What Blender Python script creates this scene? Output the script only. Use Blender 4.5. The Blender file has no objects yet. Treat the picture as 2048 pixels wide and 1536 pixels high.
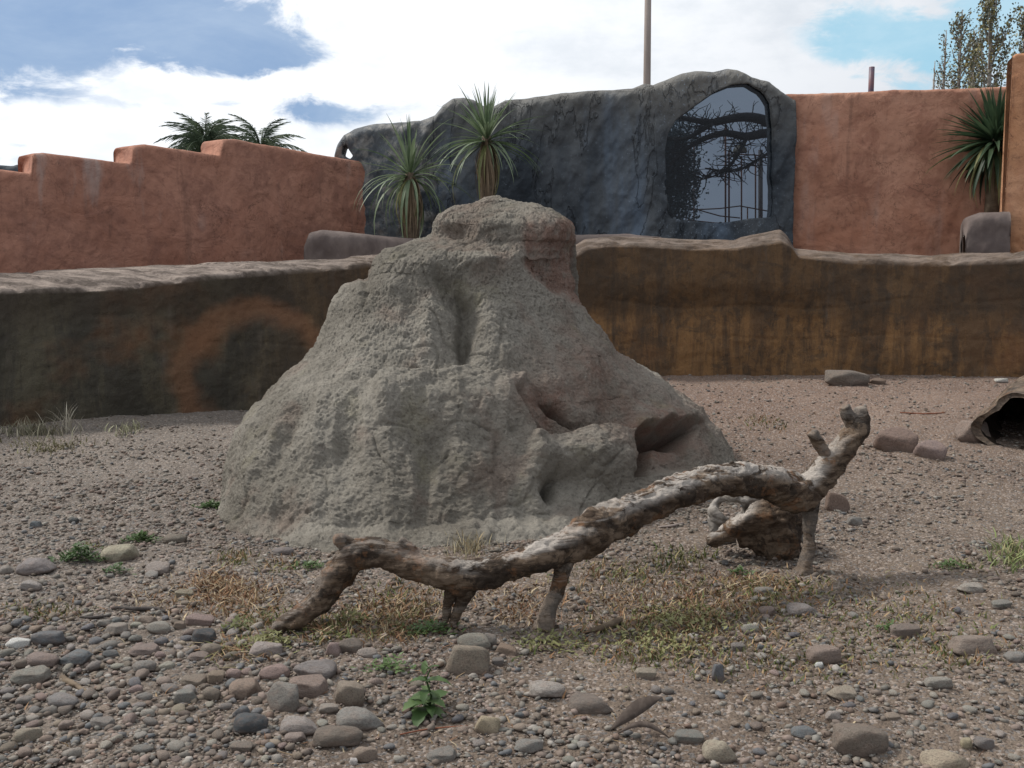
import bpy, math, random
import numpy as np
from mathutils import Vector, Matrix
R = math.radians
rnd = random.Random(11)
rs = np.random.RandomState(5)
C = bpy.context.scene.collection

# ------------------------------------------------------------------ camera, world, sun
F = 1990.0                       # focal length in photo pixels (2048 wide)
CAMZ = 1.3
PITCH = math.atan(218.0 / F)
cam = bpy.data.cameras.new('camera'); co = bpy.data.objects.new('camera', cam); C.objects.link(co)
cam.sensor_width = 36.0; cam.lens = 36.0 * F / 2048.0; cam.clip_start = 0.05; cam.clip_end = 2000
co.location = (0, 0, CAMZ); co.rotation_euler = (math.pi/2 - PITCH, 0, 0)
bpy.context.scene.camera = co
SUN_EL, SUN_AZ = 50.0, -66.0     # high on the left, a little behind the mound
vs = bpy.context.scene.view_settings
vs.view_transform = 'Standard'; vs.look = 'None'; vs.exposure = 0.0; vs.gamma = 1.0; vs.use_curve_mapping = False
sl = bpy.data.lights.new('sun', 'SUN'); sl.energy = 3.3; sl.angle = R(7); sl.color = (1.0, 0.95, 0.88)
so = bpy.data.objects.new('sun', sl); C.objects.link(so)
sd = Vector((math.sin(R(SUN_AZ))*math.cos(R(SUN_EL)), math.cos(R(SUN_AZ))*math.cos(R(SUN_EL)), math.sin(R(SUN_EL))))
so.rotation_euler = sd.to_track_quat('Z', 'Y').to_euler(); so.location = (0, 0, 20)

class NT:
    def __init__(s, tree): s.t = tree; s.n = tree.nodes; s.l = tree.links
    def node(s, kind, **kw):
        n = s.n.new(kind)
        for k, v in kw.items(): setattr(n, k, v)
        return n
    def link(s, a, b): s.l.new(a, b)
    def setin(s, sock, v):
        if hasattr(v, 'is_output') or isinstance(v, bpy.types.NodeSocket): s.l.new(v, sock)
        else: sock.default_value = v
    def math(s, op, a, b=0.0, c=0.0, clamp=False):
        n = s.node('ShaderNodeMath', operation=op, use_clamp=clamp)
        s.setin(n.inputs[0], a); s.setin(n.inputs[1], b)
        if op in ('MULTIPLY_ADD', 'SMOOTH_MIN'): s.setin(n.inputs[2], c)
        return n.outputs[0]
    def mix(s, f, a, b, mode='MIX'):
        n = s.node('ShaderNodeMix', data_type='RGBA', blend_type=mode)
        s.setin(n.inputs[0], f)
        s.setin(n.inputs[6], a if not isinstance(a, tuple) else (*a[:3], 1)); s.setin(n.inputs[7], b if not isinstance(b, tuple) else (*b[:3], 1))
        return n.outputs[2]
    def noise(s, vec, scale, detail=4, rough=0.55, dist=0.0):
        n = s.node('ShaderNodeTexNoise'); s.l.new(vec, n.inputs['Vector'])
        n.inputs['Scale'].default_value = scale; n.inputs['Detail'].default_value = detail
        n.inputs['Roughness'].default_value = rough; n.inputs['Distortion'].default_value = dist
        return n.outputs['Fac']
    def ramp(s, f, lo, hi):
        n = s.node('ShaderNodeMapRange', interpolation_type='SMOOTHSTEP')
        s.setin(n.inputs[0], f); n.inputs[1].default_value = lo; n.inputs[2].default_value = hi
        return n.outputs[0]
    def scale(s, vec, sc, rot=(0, 0, 0)):
        n = s.node('ShaderNodeMapping'); s.l.new(vec, n.inputs[0]); n.inputs['Scale'].default_value = sc
        n.inputs['Rotation'].default_value = rot
        return n.outputs[0]

w = bpy.data.worlds.new('World'); bpy.context.scene.world = w; w.use_nodes = True
t = NT(w.node_tree); t.n.clear()
out = t.node('ShaderNodeOutputWorld'); bg = t.node('ShaderNodeBackground'); t.link(bg.outputs[0], out.inputs[0])
bg.inputs[1].default_value = 0.09
sky = t.node('ShaderNodeTexSky', sky_type='NISHITA'); sky.sun_disc = False
sky.sun_elevation = R(SUN_EL); sky.sun_rotation = R(SUN_AZ)
tc = t.node('ShaderNodeTexCoord')
nrm = t.node('ShaderNodeVectorMath', operation='NORMALIZE'); t.link(tc.outputs['Generated'], nrm.inputs[0])
d0 = nrm.outputs[0]
sep = t.node('ShaderNodeSeparateXYZ'); t.link(d0, sep.inputs[0])
# wobble the direction a little so that cloud edges are ragged
w1 = t.noise(t.scale(d0, (1, 1, 1.6)), 11.0, 6, 0.6)
w2 = t.noise(t.scale(d0, (1.3, 1, 1.9)), 9.0, 6, 0.6, 0.3)
az = t.math('ADD', t.math('ARCTAN2', sep.outputs[0], sep.outputs[1]), t.math('MULTIPLY', t.math('SUBTRACT', w1, 0.5), 0.07))
el = t.math('ADD', t.math('ARCSINE', sep.outputs[2]), t.math('MULTIPLY', t.math('SUBTRACT', w2, 0.5), 0.045))
n1 = t.noise(t.scale(d0, (1, 1, 2.6)), 3.2, 8, 0.6, 0.4)
clear = t.math('MULTIPLY', t.ramp(n1, 0.52, 0.72), 0.75)
for px, py, rx, ry, amp in [(40, 75, 280, 100, 2.1), (400, 40, 250, 60, 1.75), (50, 165, 130, 30, .7), (480, 100, 140, 30, 1.1), (300, 172, 150, 24, -1.0), (590, 186, 170, 14, -.9), (700, 60, 60, 60, -.6),
                            (575, 142, 90, 20, 1.4), (645, 228, 110, 24, 1.9), (20, 300, 90, 25, .4), (420, 205, 60, 14, .4),
                            (1650, 55, 70, 95, 1.5), (1790, 112, 120, 48, 1.6), (1120, 80, 90, 16, .6), (330, 215, 60, 10, .6), (1980, 80, 150, 130, 1.2), (1040, 85, 40, 20, .22), (1120, 15, 90, 14, .18),
                            (300, 140, 90, 18, .3), (1000, 250, 160, 60, -.5), (760, 30, 160, 60, -.8), (1300, 100, 300, 140, -1.2), (200, 230, 260, 40, -.8),
                            (1700, 25, 90, 14, -.5), (1750, 68, 70, 12, -.35), (1650, 150, 120, 24, -.55), (330, 38, 20, 12, -.5), (250, 130, 70, 24, -.5)]:
    a0 = math.atan((px-1024)/F); e0 = math.atan((550-py)/F)*math.cos(a0)
    u = t.math('MULTIPLY', t.math('SUBTRACT', az, a0), F/rx); v = t.math('MULTIPLY', t.math('SUBTRACT', el, e0), F/ry)
    q = t.math('ADD', t.math('MULTIPLY', u, u), t.math('MULTIPLY', v, v))
    g = t.math('EXPONENT', t.math('MULTIPLY', q, -0.7))
    clear = t.math('ADD', clear, t.math('MULTIPLY', g, amp))
n3 = t.math('ADD', t.math('MULTIPLY', t.noise(t.scale(d0, (1, 1, 2.4)), 15.0, 8, 0.65, 0.5), .5), t.math('MULTIPLY', t.noise(t.scale(d0, (1, 1, 2.0)), 6.0, 6, 0.6, 0.4), .5))
clear = t.math('SUBTRACT', t.math('MULTIPLY', clear, 1.15), t.math('MULTIPLY', t.ramp(n3, .40, .62), 1.5))
clear = t.ramp(clear, -.25, 1.35)
# open blue: the physical sky, tinted by thin high cloud; cooler cyan to the right
side = t.ramp(az, -0.2, 0.3)
thin = t.mix(t.ramp(n1, .38, .62), t.mix(side, (3.2, 4.8, 7.6), (4.8, 8.4, 10.4)), t.mix(side, (5.2, 6.7, 9.0), (6.6, 9.6, 11.2)))
blue = t.mix(0.78, sky.outputs[0], thin)
shade = t.ramp(t.noise(t.scale(d0, (1, 1, 2.2)), 9.0, 6, 0.6), 0.40, 0.75)
cloud = t.mix(shade, (12.6, 12.9, 13.3), (10.2, 10.8, 11.5))
# clouds away from the sun are duller than those it shines through
dt = t.node('ShaderNodeVectorMath', operation='DOT_PRODUCT'); t.link(d0, dt.inputs[0]); dt.inputs[1].default_value = sd[:]
fwd = t.ramp(dt.outputs['Value'], -.3, .62)
cloud = t.mix(fwd, t.mix(1.0, cloud, (.40, .42, .46), 'MULTIPLY'), cloud)
t.link(t.mix(clear, cloud, blue), bg.inputs[0])

# ------------------------------------------------------------------ mapping between the photo and the place
cp, sp = math.cos(PITCH), math.sin(PITCH)
def ray(px, py):
    u = (px-1024)/F; v = -(py-768)/F
    return np.array([u, cp + v*sp, -sp + v*cp])
def P(px, py, d):                      # point on that line of sight at distance d along the view axis' ground direction
    r = ray(px, py); r = r * (d / r[1]); return np.array([r[0], r[1], CAMZ + r[2]])
def proj(V):
    X = V[:, 0]; Y = V[:, 1]; Z = V[:, 2]-CAMZ
    fw = Y*cp - Z*sp; up = Y*sp + Z*cp
    return 1024 + F*X/fw, 768 - F*up/fw

# ------------------------------------------------------------------ numpy noise
_perm = np.random.RandomState(3).permutation(256); _perm = np.concatenate([_perm, _perm, _perm])
_g = np.random.RandomState(4).normal(size=(256, 3)); _g /= np.linalg.norm(_g, axis=1)[:, None]
def pn(Pt):
    Pt = np.asarray(Pt, float); i = np.floor(Pt).astype(int); f = Pt - i; i &= 255
    u = f*f*f*(f*(f*6-15)+10); r = 0
    for a in (0, 1):
        wa = u[:, 0] if a else 1-u[:, 0]
        for b in (0, 1):
            wb = u[:, 1] if b else 1-u[:, 1]
            for c in (0, 1):
                wc = u[:, 2] if c else 1-u[:, 2]
                h = _perm[_perm[_perm[(i[:, 0]+a) & 255] + ((i[:, 1]+b) & 255)] + ((i[:, 2]+c) & 255)]
                gr = _g[h]
                r = r + wa*wb*wc*((f[:, 0]-a)*gr[:, 0] + (f[:, 1]-b)*gr[:, 1] + (f[:, 2]-c)*gr[:, 2])
    return r * 1.5
def fbm(Pt, o=4, gain=0.5):
    r = 0; a = 1.0
    for k in range(o):
        r = r + a*pn(Pt*(2.03**k) + 7.3*k); a *= gain
    return r
def sstep(a, b, x):
    tt = np.clip((np.asarray(x, float)-a)/(b-a), 0, 1); return tt*tt*(3-2*tt)

# ------------------------------------------------------------------ mesh helpers
def npmesh(name, V, Fc, mat=None, parent=None, col=None, smooth=True, link=True, mesh_only=False):
    V = np.asarray(V, np.float32); Fc = np.asarray(Fc, np.int32); k = Fc.shape[1]
    me = bpy.data.meshes.new(name)
    me.vertices.add(len(V)); me.vertices.foreach_set('co', V.ravel())
    me.loops.add(Fc.size); me.loops.foreach_set('vertex_index', Fc.ravel())
    me.polygons.add(len(Fc)); me.polygons.foreach_set('loop_start', np.arange(0, Fc.size, k, dtype=np.int32))
    try: me.polygons.foreach_set('loop_total', np.full(len(Fc), k, np.int32))
    except Exception: pass
    me.polygons.foreach_set('use_smooth', np.full(len(Fc), smooth, bool))
    me.update(calc_edges=True); me.validate()
    if col is not None:
        a = me.color_attributes.new('col', 'FLOAT_COLOR', 'POINT')
        cc = np.ones((len(V), 4), np.float32); cc[:, :3] = col; a.data.foreach_set('color', cc.ravel())
    if mat: me.materials.append(mat)
    if mesh_only: return me
    o = bpy.data.objects.new(name, me)
    if link: C.objects.link(o)
    if parent: o.parent = parent
    return o
def grid_faces(nu, nv, wrap=False):
    i = np.arange(nu*nv).reshape(nu, nv)
    if wrap: i = np.concatenate([i, i[:1]], 0)
    return np.stack([i[:-1, :-1], i[1:, :-1], i[1:, 1:], i[:-1, 1:]], -1).reshape(-1, 4)
def tag(o, label=None, cat=None, group=None, kind=None):
    if label: o['label'] = label
    if cat: o['category'] = cat
    if group: o['group'] = group
    if kind: o['kind'] = kind
    return o
def empty(name, loc=(0, 0, 0), label=None, cat=None, group=None):
    o = bpy.data.objects.new(name, None); C.objects.link(o); o.location = loc; o.empty_display_size = .1
    return tag(o, label, cat, group)
def tube(pts, rad, seg=10, cap=True, rough=0, seed=0):
    pts = np.asarray(pts, float); n = len(pts); rad = np.broadcast_to(np.asarray(rad, float), (n,))
    T = np.gradient(pts, axis=0); T /= np.linalg.norm(T, axis=1)[:, None] + 1e-9
    ref = np.array([0, 0, 1.0]) if abs(T[0, 2]) < .9 else np.array([0, 1.0, 0])
    V = []; N = np.cross(T[0], ref); N /= np.linalg.norm(N)
    for k in range(n):
        N = N - T[k]*np.dot(N, T[k]); N /= np.linalg.norm(N)+1e-9; B = np.cross(T[k], N)
        a = np.arange(seg)*2*np.pi/seg
        V.append(pts[k] + rad[k]*(np.cos(a)[:, None]*N + np.sin(a)[:, None]*B))
    V = np.concatenate(V); Fc = []
    for k in range(n-1):
        for j in range(seg):
            a, b = k*seg+j, k*seg+(j+1) % seg
            Fc.append((a, b, b+seg, a+seg))
    if cap:
        V = np.concatenate([V, pts[:1], pts[-1:]]); c0, c1 = len(V)-2, len(V)-1
        for j in range(seg):
            Fc.append(((j+1) % seg, j, c0, c0)); b = (n-1)*seg
            Fc.append((b+j, b+(j+1) % seg, c1, c1))
    return V, Fc
def pyobj(name, V, Fc, mat, parent=None, smooth=True, col=None, mesh_only=False):
    me = bpy.data.meshes.new(name)
    Fc = [tuple(dict.fromkeys(int(q) for q in f)) for f in Fc]
    me.from_pydata([tuple(map(float, v)) for v in V], [], Fc)
    if smooth: me.polygons.foreach_set('use_smooth', [True]*len(me.polygons))
    if col is not None:
        a = me.color_attributes.new('col', 'FLOAT_COLOR', 'POINT')
        cc = np.ones((len(V), 4), np.float32); cc[:, :3] = col; a.data.foreach_set('color', cc.ravel())
    me.materials.append(mat); me.update()
    if mesh_only: return me
    o = bpy.data.objects.new(name, me); C.objects.link(o)
    if parent: o.parent = parent
    return o
def joinm(parts):
    V = []; Fc = []; off = 0
    for v, f in parts:
        V.append(np.asarray(v)); Fc += [tuple(q+off for q in ff) for ff in f]; off += len(v)
    return np.concatenate(V), Fc
def resample(pts, n):
    pts = np.asarray(pts, float); k = len(pts)
    s = np.concatenate([[0], np.cumsum(np.linalg.norm(np.diff(pts[:, :3], axis=0), axis=1))])
    x = np.linspace(0, s[-1], n); o = np.stack([np.interp(x, s, pts[:, j]) for j in range(pts.shape[1])], 1)
    ker = np.array([1, 2, 3, 2, 1.])/9
    w_ = max(1, n//(k*3))
    for _ in range(w_):
        q = o.copy()
        for j in range(o.shape[1]):
            q[2:-2, j] = np.convolve(o[:, j], ker, 'valid')
        o = q
    return o

# ------------------------------------------------------------------ materials
def mat_new(name, rough=0.9, spec=0.2):
    m = bpy.data.materials.new(name); m.use_nodes = True; nt = NT(m.node_tree)
    b = m.node_tree.nodes['Principled BSDF']; b.inputs['Roughness'].default_value = rough
    b.inputs['Specular IOR Level'].default_value = spec
    tcn = nt.node('ShaderNodeTexCoord'); return m, nt, b, tcn.outputs['Object']
def bump(nt, b, layers):
    """layers: (height socket, distance, strength)"""
    prev = None
    for h, dist, st in layers:
        bn = nt.node('ShaderNodeBump'); nt.link(h, bn.inputs['Height'])
        bn.inputs['Distance'].default_value = dist; bn.inputs['Strength'].default_value = st
        if prev: nt.link(prev, bn.inputs['Normal'])
        prev = bn.outputs[0]
    nt.link(prev, b.inputs['Normal'])
def xyz(nt, oc):
    s = nt.node('ShaderNodeSeparateXYZ'); nt.link(oc, s.inputs[0]); return s.outputs

def m_clay():
    m, n, b, oc = mat_new('mound_clay', .95, .12)
    c = n.mix(n.ramp(n.noise(oc, 1.6, 6, .6), .35, .68), (.172, .156, .130), (.282, .260, .222))
    c = n.mix(n.math('MULTIPLY', n.ramp(n.noise(oc, 2.3, 5, .6, .4), .52, .68), .30), c, (.20, .115, .085))
    at = n.node('ShaderNodeAttribute', attribute_name='col'); sc = n.node('ShaderNodeSeparateColor'); n.link(at.outputs[0], sc.inputs[0])
    red = n.math('MULTIPLY', sc.outputs[0], n.math('ADD', n.ramp(n.noise(oc, 9, 6, .65), .3, .7), .35), clamp=True)
    c = n.mix(n.math('MULTIPLY', red, .75), c, (.215, .120, .090))
    c = n.mix(n.math('MULTIPLY', n.ramp(n.noise(oc, 3.1, 5, .6), .58, .74), .28), c, (.22, .20, .11))
    g = n.noise(oc, 75, 4, .7); c = n.mix(n.math('MULTIPLY', n.ramp(g, .30, .50), 1.0), n.mix(.42, c, (.05, .04, .035)), c)
    sp_ = n.ramp(n.noise(oc, 130, 2, .5), .62, .74); c = n.mix(n.math('MULTIPLY', sp_, .4), c, (.42, .40, .36))
    n.link(c, b.inputs['Base Color'])
    bump(n, b, [(n.noise(oc, 22, 6, .7), .022, .8), (g, .012, .9), (n.noise(oc, 190, 3, .6), .005, .7)])
    return m
def m_ground():
    m, n, b, oc = mat_new('ground_soil', .95, .12)
    o = xyz(n, oc)
    c = n.mix(n.ramp(n.noise(oc, .9, 6, .6), .35, .68), (.130, .099, .077), (.212, .168, .132))
    left = n.ramp(o[0], .2, -2.2)
    c = n.mix(n.math('MULTIPLY', left, .5), c, (.200, .185, .168))
    far = n.ramp(o[1], 5.0, 9.0)
    c = n.mix(n.math('MULTIPLY', n.math('MULTIPLY', far, n.ramp(o[0], -1.2, 1.0)), .55), c, (.255, .165, .125))
    g = n.noise(oc, 60, 5, .7); c = n.mix(n.math('MULTIPLY', n.ramp(g, .55, .34), .55), c, (.07, .052, .045))
    vo = n.node('ShaderNodeTexVoronoi'); n.link(oc, vo.inputs['Vector']); vo.inputs['Scale'].default_value = 95
    sc = n.node('ShaderNodeSeparateColor'); n.link(vo.outputs['Color'], sc.inputs[0])
    c = n.mix(n.math('MULTIPLY', n.ramp(sc.outputs[0], .80, .86), .55), c, (.40, .34, .30))
    c = n.mix(n.math('MULTIPLY', n.ramp(sc.outputs[1], .84, .88), .5), c, (.16, .165, .17))
    n.link(c, b.inputs['Base Color'])
    vd = n.math('SUBTRACT', 1.0, vo.outputs['Distance'])
    bump(n, b, [(n.noise(oc, 14, 6, .65), .03, .8), (vd, .008, .8), (g, .01, .8)])
    return m
def m_lowwall():
    m, n, b, oc = mat_new('rockwork_wall', .85, .25)
    o = xyz(n, oc); st = n.scale(oc, (1, 1, .16))
    right = n.ramp(o[0], -2.6, -.9)
    base = n.mix(right, (.058, .052, .040), (.125, .074, .040))
    alt = n.mix(right, (.092, .080, .055), (.235, .128, .055))
    c = n.mix(n.ramp(n.noise(st, 2.8, 8, .72, .5), .44, .58), base, alt)
    c = n.mix(n.math('MULTIPLY', n.ramp(n.noise(oc, 4.5, 8, .75, .6), .50, .60), .5), c, (.05, .042, .034))
    c = n.mix(n.math('MULTIPLY', n.ramp(n.noise(st, 11, 6, .75), .50, .62), .4), c, (.040, .036, .030))
    c = n.mix(n.math('MULTIPLY', n.ramp(n.noise(st, 5, 4, .6), .60, .74), .50), c, (.14, .115, .095))
    c = n.mix(n.math('MULTIPLY', n.ramp(n.noise(oc, 1.1, 4, .6), .52, .72), .7), c, (.15, .075, .038) )
    # darker band towards the top of the face, below the coping
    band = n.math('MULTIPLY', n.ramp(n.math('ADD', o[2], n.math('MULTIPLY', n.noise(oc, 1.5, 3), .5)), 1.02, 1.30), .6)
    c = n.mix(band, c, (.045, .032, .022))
    # orange ring on the left wall: a glass reflection painted into the colour
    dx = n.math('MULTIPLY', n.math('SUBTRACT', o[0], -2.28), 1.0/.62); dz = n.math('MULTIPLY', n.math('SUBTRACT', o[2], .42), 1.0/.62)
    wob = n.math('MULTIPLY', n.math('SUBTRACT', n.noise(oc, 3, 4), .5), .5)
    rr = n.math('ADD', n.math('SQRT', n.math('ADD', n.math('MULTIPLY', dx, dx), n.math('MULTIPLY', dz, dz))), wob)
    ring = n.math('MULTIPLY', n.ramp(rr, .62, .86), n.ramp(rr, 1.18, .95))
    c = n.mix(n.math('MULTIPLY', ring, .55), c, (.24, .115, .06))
    at = n.node('ShaderNodeAttribute', attribute_name='col'); sc = n.node('ShaderNodeSeparateColor'); n.link(at.outputs[0], sc.inputs[0])
    top = n.mix(n.ramp(n.noise(n.scale(oc, (.5, 2, 1)), 6, 6, .7, .3), .38, .62), (.30, .245, .210), (.10, .078, .065))
    c = n.mix(n.math('MULTIPLY', sc.outputs[0], n.math('SUBTRACT', 1.0, n.math('MULTIPLY', right, .45))), c, top)
    n.link(c, b.inputs['Base Color'])
    bump(n, b, [(n.noise(n.scale(oc, (1, 1, .5)), 7, 8, .7), .05, .7), (n.noise(oc, 45, 5, .75), .012, .8)])
    return m
def m_terra(name, c1, c2, c3, pale=.5):
    m, n, b, oc = mat_new(name, .92, .15)
    c = n.mix(n.ramp(n.noise(oc, 1.1, 6, .62, .5), .33, .66), c1, c2)
    c = n.mix(n.math('MULTIPLY', n.ramp(n.noise(oc, 2.7, 8, .72, .6), .46, .62), .7), c, c3)
    c = n.mix(n.math('MULTIPLY', n.ramp(n.noise(oc, 14, 7, .78), .52, .66), .35), c, (.09, .05, .04))
    hl = n.math('ABSOLUTE', n.math('SUBTRACT', n.noise(oc, 2.6, 7, .6, .8), .5)); c = n.mix(n.math('MULTIPLY', n.math('MULTIPLY', n.ramp(hl, .007, .001), n.ramp(n.noise(oc, 1.2, 2), .48, .6)), .6), c, (.07, .04, .03))
    dr = n.noise(n.scale(oc, (1, 1, .09)), 7, 5, .65); c = n.mix(n.math('MULTIPLY', n.ramp(dr, .56, .70), .35), c, (.12, .07, .055))
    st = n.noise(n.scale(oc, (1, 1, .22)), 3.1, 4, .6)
    c = n.mix(n.math('MULTIPLY', n.ramp(st, .57, .74), pale), c, (.40, .33, .30))  # pale patches: dim reflections in glass, painted into the wall colour
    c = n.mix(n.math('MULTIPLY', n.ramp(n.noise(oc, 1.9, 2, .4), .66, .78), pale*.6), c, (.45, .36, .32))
    n.link(c, b.inputs['Base Color'])
    bump(n, b, [(n.noise(n.scale(oc, (.7, .7, 1), (.3, .4, 0)), 4.5, 4, .55, .8), .05, .55), (n.noise(oc, 30, 5, .7), .010, .6)])
    return m
def m_darkrock():
    m, n, b, oc = mat_new('dark_rockwork', .75, .35)
    o = xyz(n, oc)
    dg = n.scale(oc, (1, 1, .35), (0, .6, 0))
    c = n.mix(n.ramp(n.noise(dg, 1.3, 7, .62, .4), .38, .68), (.030, .039, .050), (.088, .098, .108))
    c = n.mix(n.math('MULTIPLY', n.ramp(n.noise(n.scale(oc, (1, 1, .1)), 1.7, 5, .6), .52, .72), .55), c, (.120, .172, .245))
    c = n.mix(n.math('MULTIPLY', n.ramp(n.noise(oc, 3.3, 6, .7), .60, .76), .5), c, (.15, .14, .12))
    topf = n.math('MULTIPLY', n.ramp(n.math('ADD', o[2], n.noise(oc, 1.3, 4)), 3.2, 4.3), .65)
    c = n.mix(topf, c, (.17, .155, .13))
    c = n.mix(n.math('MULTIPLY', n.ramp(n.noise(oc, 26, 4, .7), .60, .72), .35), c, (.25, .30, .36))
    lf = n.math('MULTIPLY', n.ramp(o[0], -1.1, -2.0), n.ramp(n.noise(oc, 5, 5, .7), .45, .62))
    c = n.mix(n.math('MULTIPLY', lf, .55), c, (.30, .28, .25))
    rd = n.math('ABSOLUTE', n.math('SUBTRACT', n.noise(n.scale(oc, (1, 1, .3), (0, .75, 0)), 1.5, 5, .6, .4), .5)); cre = n.ramp(rd, .012, .001); c = n.mix(n.math('MULTIPLY', cre, .45), c, (.012, .014, .018))
    fl = n.math('MULTIPLY', n.ramp(n.math('ABSOLUTE', n.math('SUBTRACT', o[0], 1.75)), 1.1, .3), n.ramp(n.noise(oc, 38, 4, .75), .60, .66)); c = n.mix(n.math('MULTIPLY', fl, .6), c, (.30, .36, .44))  # pale flecks beside the window: sky reflections painted into the rock colour
    n.link(c, b.inputs['Base Color'])
    bump(n, b, [(n.math('SUBTRACT', 1.0, cre), .04, .6), (n.noise(dg, 3.6, 7, .65, .4), .07, .6), (n.noise(oc, 25, 5, .7), .02, .5)])
    return m
def m_vcol(name, rough=.85, spec=.2, bsc=60, bd=.004, var=.25):
    m, n, b, oc = mat_new(name, rough, spec)
    at = n.node('ShaderNodeAttribute', attribute_name='col')
    c = n.mix(n.math('MULTIPLY', n.ramp(n.noise(oc, bsc, 4, .65), .35, .7), var), at.outputs[0], (.05, .045, .04))
    n.link(c, b.inputs['Base Color']); bump(n, b, [(n.noise(oc, bsc, 4, .65), bd, .6)])
    return m
def m_stone():
    m, n, b, oc = mat_new('stone', .82, .25)
    oi = n.node('ShaderNodeObjectInfo'); base = oi.outputs['Color']
    loc = n.node('ShaderNodeVectorMath', operation='ADD'); n.link(oc, loc.inputs[0])
    off = n.node('ShaderNodeVectorMath', operation='SCALE'); n.link(oi.outputs['Location'], off.inputs[0]); off.inputs['Scale'].default_value = 7.0
    n.link(off.outputs[0], loc.inputs[1]); v = loc.outputs[0]
    c = n.mix(n.math('MULTIPLY', n.ramp(n.noise(v, 2.2, 5, .6, .5), .4, .7), .55), base, n.mix(.5, base, (.30, .20, .15)))
    c = n.mix(n.math('MULTIPLY', n.ramp(n.noise(v, 9, 6, .8), .46, .62), .5), c, (.07, .06, .055))
    c = n.mix(n.math('MULTIPLY', n.ramp(n.noise(v, 14, 3, .6), .62, .72), .35), c, (.45, .42, .38))
    # dust and soil stuck to the foot of each stone
    o = xyz(n, oc); dz = n.ramp(n.math('ADD', o[2], n.math('MULTIPLY', n.noise(v, 3, 4), .5)), .35, -.25)
    c = n.mix(n.math('MULTIPLY', dz, .75), c, (.20, .15, .125))
    n.link(c, b.inputs['Base Color'])
    bump(n, b, [(n.noise(v, 5, 6, .7), .10, .45), (n.noise(v, 28, 4, .7), .03, .5)])
    return m
def m_wood():
    m, n, b, oc = mat_new('weathered_bark', .85, .2)
    geo = n.node('ShaderNodeNewGeometry'); 
    ln = n.scale(oc, (.35, 1, 1.6), (0, .35, 0))
    c = n.mix(n.ramp(n.noise(ln, 12, 7, .7, .4), .42, .58), (.075, .050, .034), (.200, .145, .102))
    c = n.mix(n.math('MULTIPLY', n.ramp(n.noise(oc, 6.5, 8, .74, .6), .51, .56), .8), c, (.036, .027, .021))
    c = n.mix(n.math('MULTIPLY', n.ramp(n.noise(oc, 9, 6, .7, .3), .55, .62), .6), c, (.22, .11, .055))
    at = n.node('ShaderNodeAttribute', attribute_name='col'); sc = n.node('ShaderNodeSeparateColor'); n.link(at.outputs[0], sc.inputs[0])
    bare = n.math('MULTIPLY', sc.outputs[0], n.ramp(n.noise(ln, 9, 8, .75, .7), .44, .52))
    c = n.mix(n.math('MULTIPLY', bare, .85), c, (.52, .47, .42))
    n.link(c, b.inputs['Base Color'])
    bump(n, b, [(n.noise(oc, 6.5, 8, .74, .6), .02, .6), (n.noise(n.scale(oc, (.18, 1, 1.6), (0, .35, 0)), 34, 6, .75, .3), .025, .9), (n.noise(oc, 90, 4, .7), .006, .8)])
    return m
def m_simple(name, c1, c2, sc=8, rough=.8, spec=.2, stretch=(1, 1, 1), bd=.01):
    m, n, b, oc = mat_new(name, rough, spec)
    v = n.noise(n.scale(oc, stretch), sc, 5, .65, .2)
    n.link(n.mix(n.ramp(v, .35, .68), c1, c2), b.inputs['Base Color'])
    bump(n, b, [(v, bd, .6)]); return m
def m_leaf(name, c1, c2, sc=6):
    m = bpy.data.materials.new(name); m.use_nodes = True; n = NT(m.node_tree); b = n.n['Principled BSDF']
    b.inputs['Roughness'].default_value = .5; b.inputs['Specular IOR Level'].default_value = .35
    oc = n.node('ShaderNodeTexCoord').outputs['Object']; oi = n.node('ShaderNodeObjectInfo')
    f = n.math('ADD', n.math('MULTIPLY', n.noise(oc, sc, 4), .8), n.math('MULTIPLY', oi.outputs['Random'], .5))
    c = n.mix(n.ramp(f, .25, 1.0), c1, c2); n.link(c, b.inputs['Base Color'])
    tr = n.node('ShaderNodeBsdfTranslucent'); n.link(c, tr.inputs[0]); mx = n.node('ShaderNodeMixShader'); mx.inputs[0].default_value = .3
    n.link(b.outputs[0], mx.inputs[1]); n.link(tr.outputs[0], mx.inputs[2]); n.link(mx.outputs[0], n.n['Material Output'].inputs[0])
    return m
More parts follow.
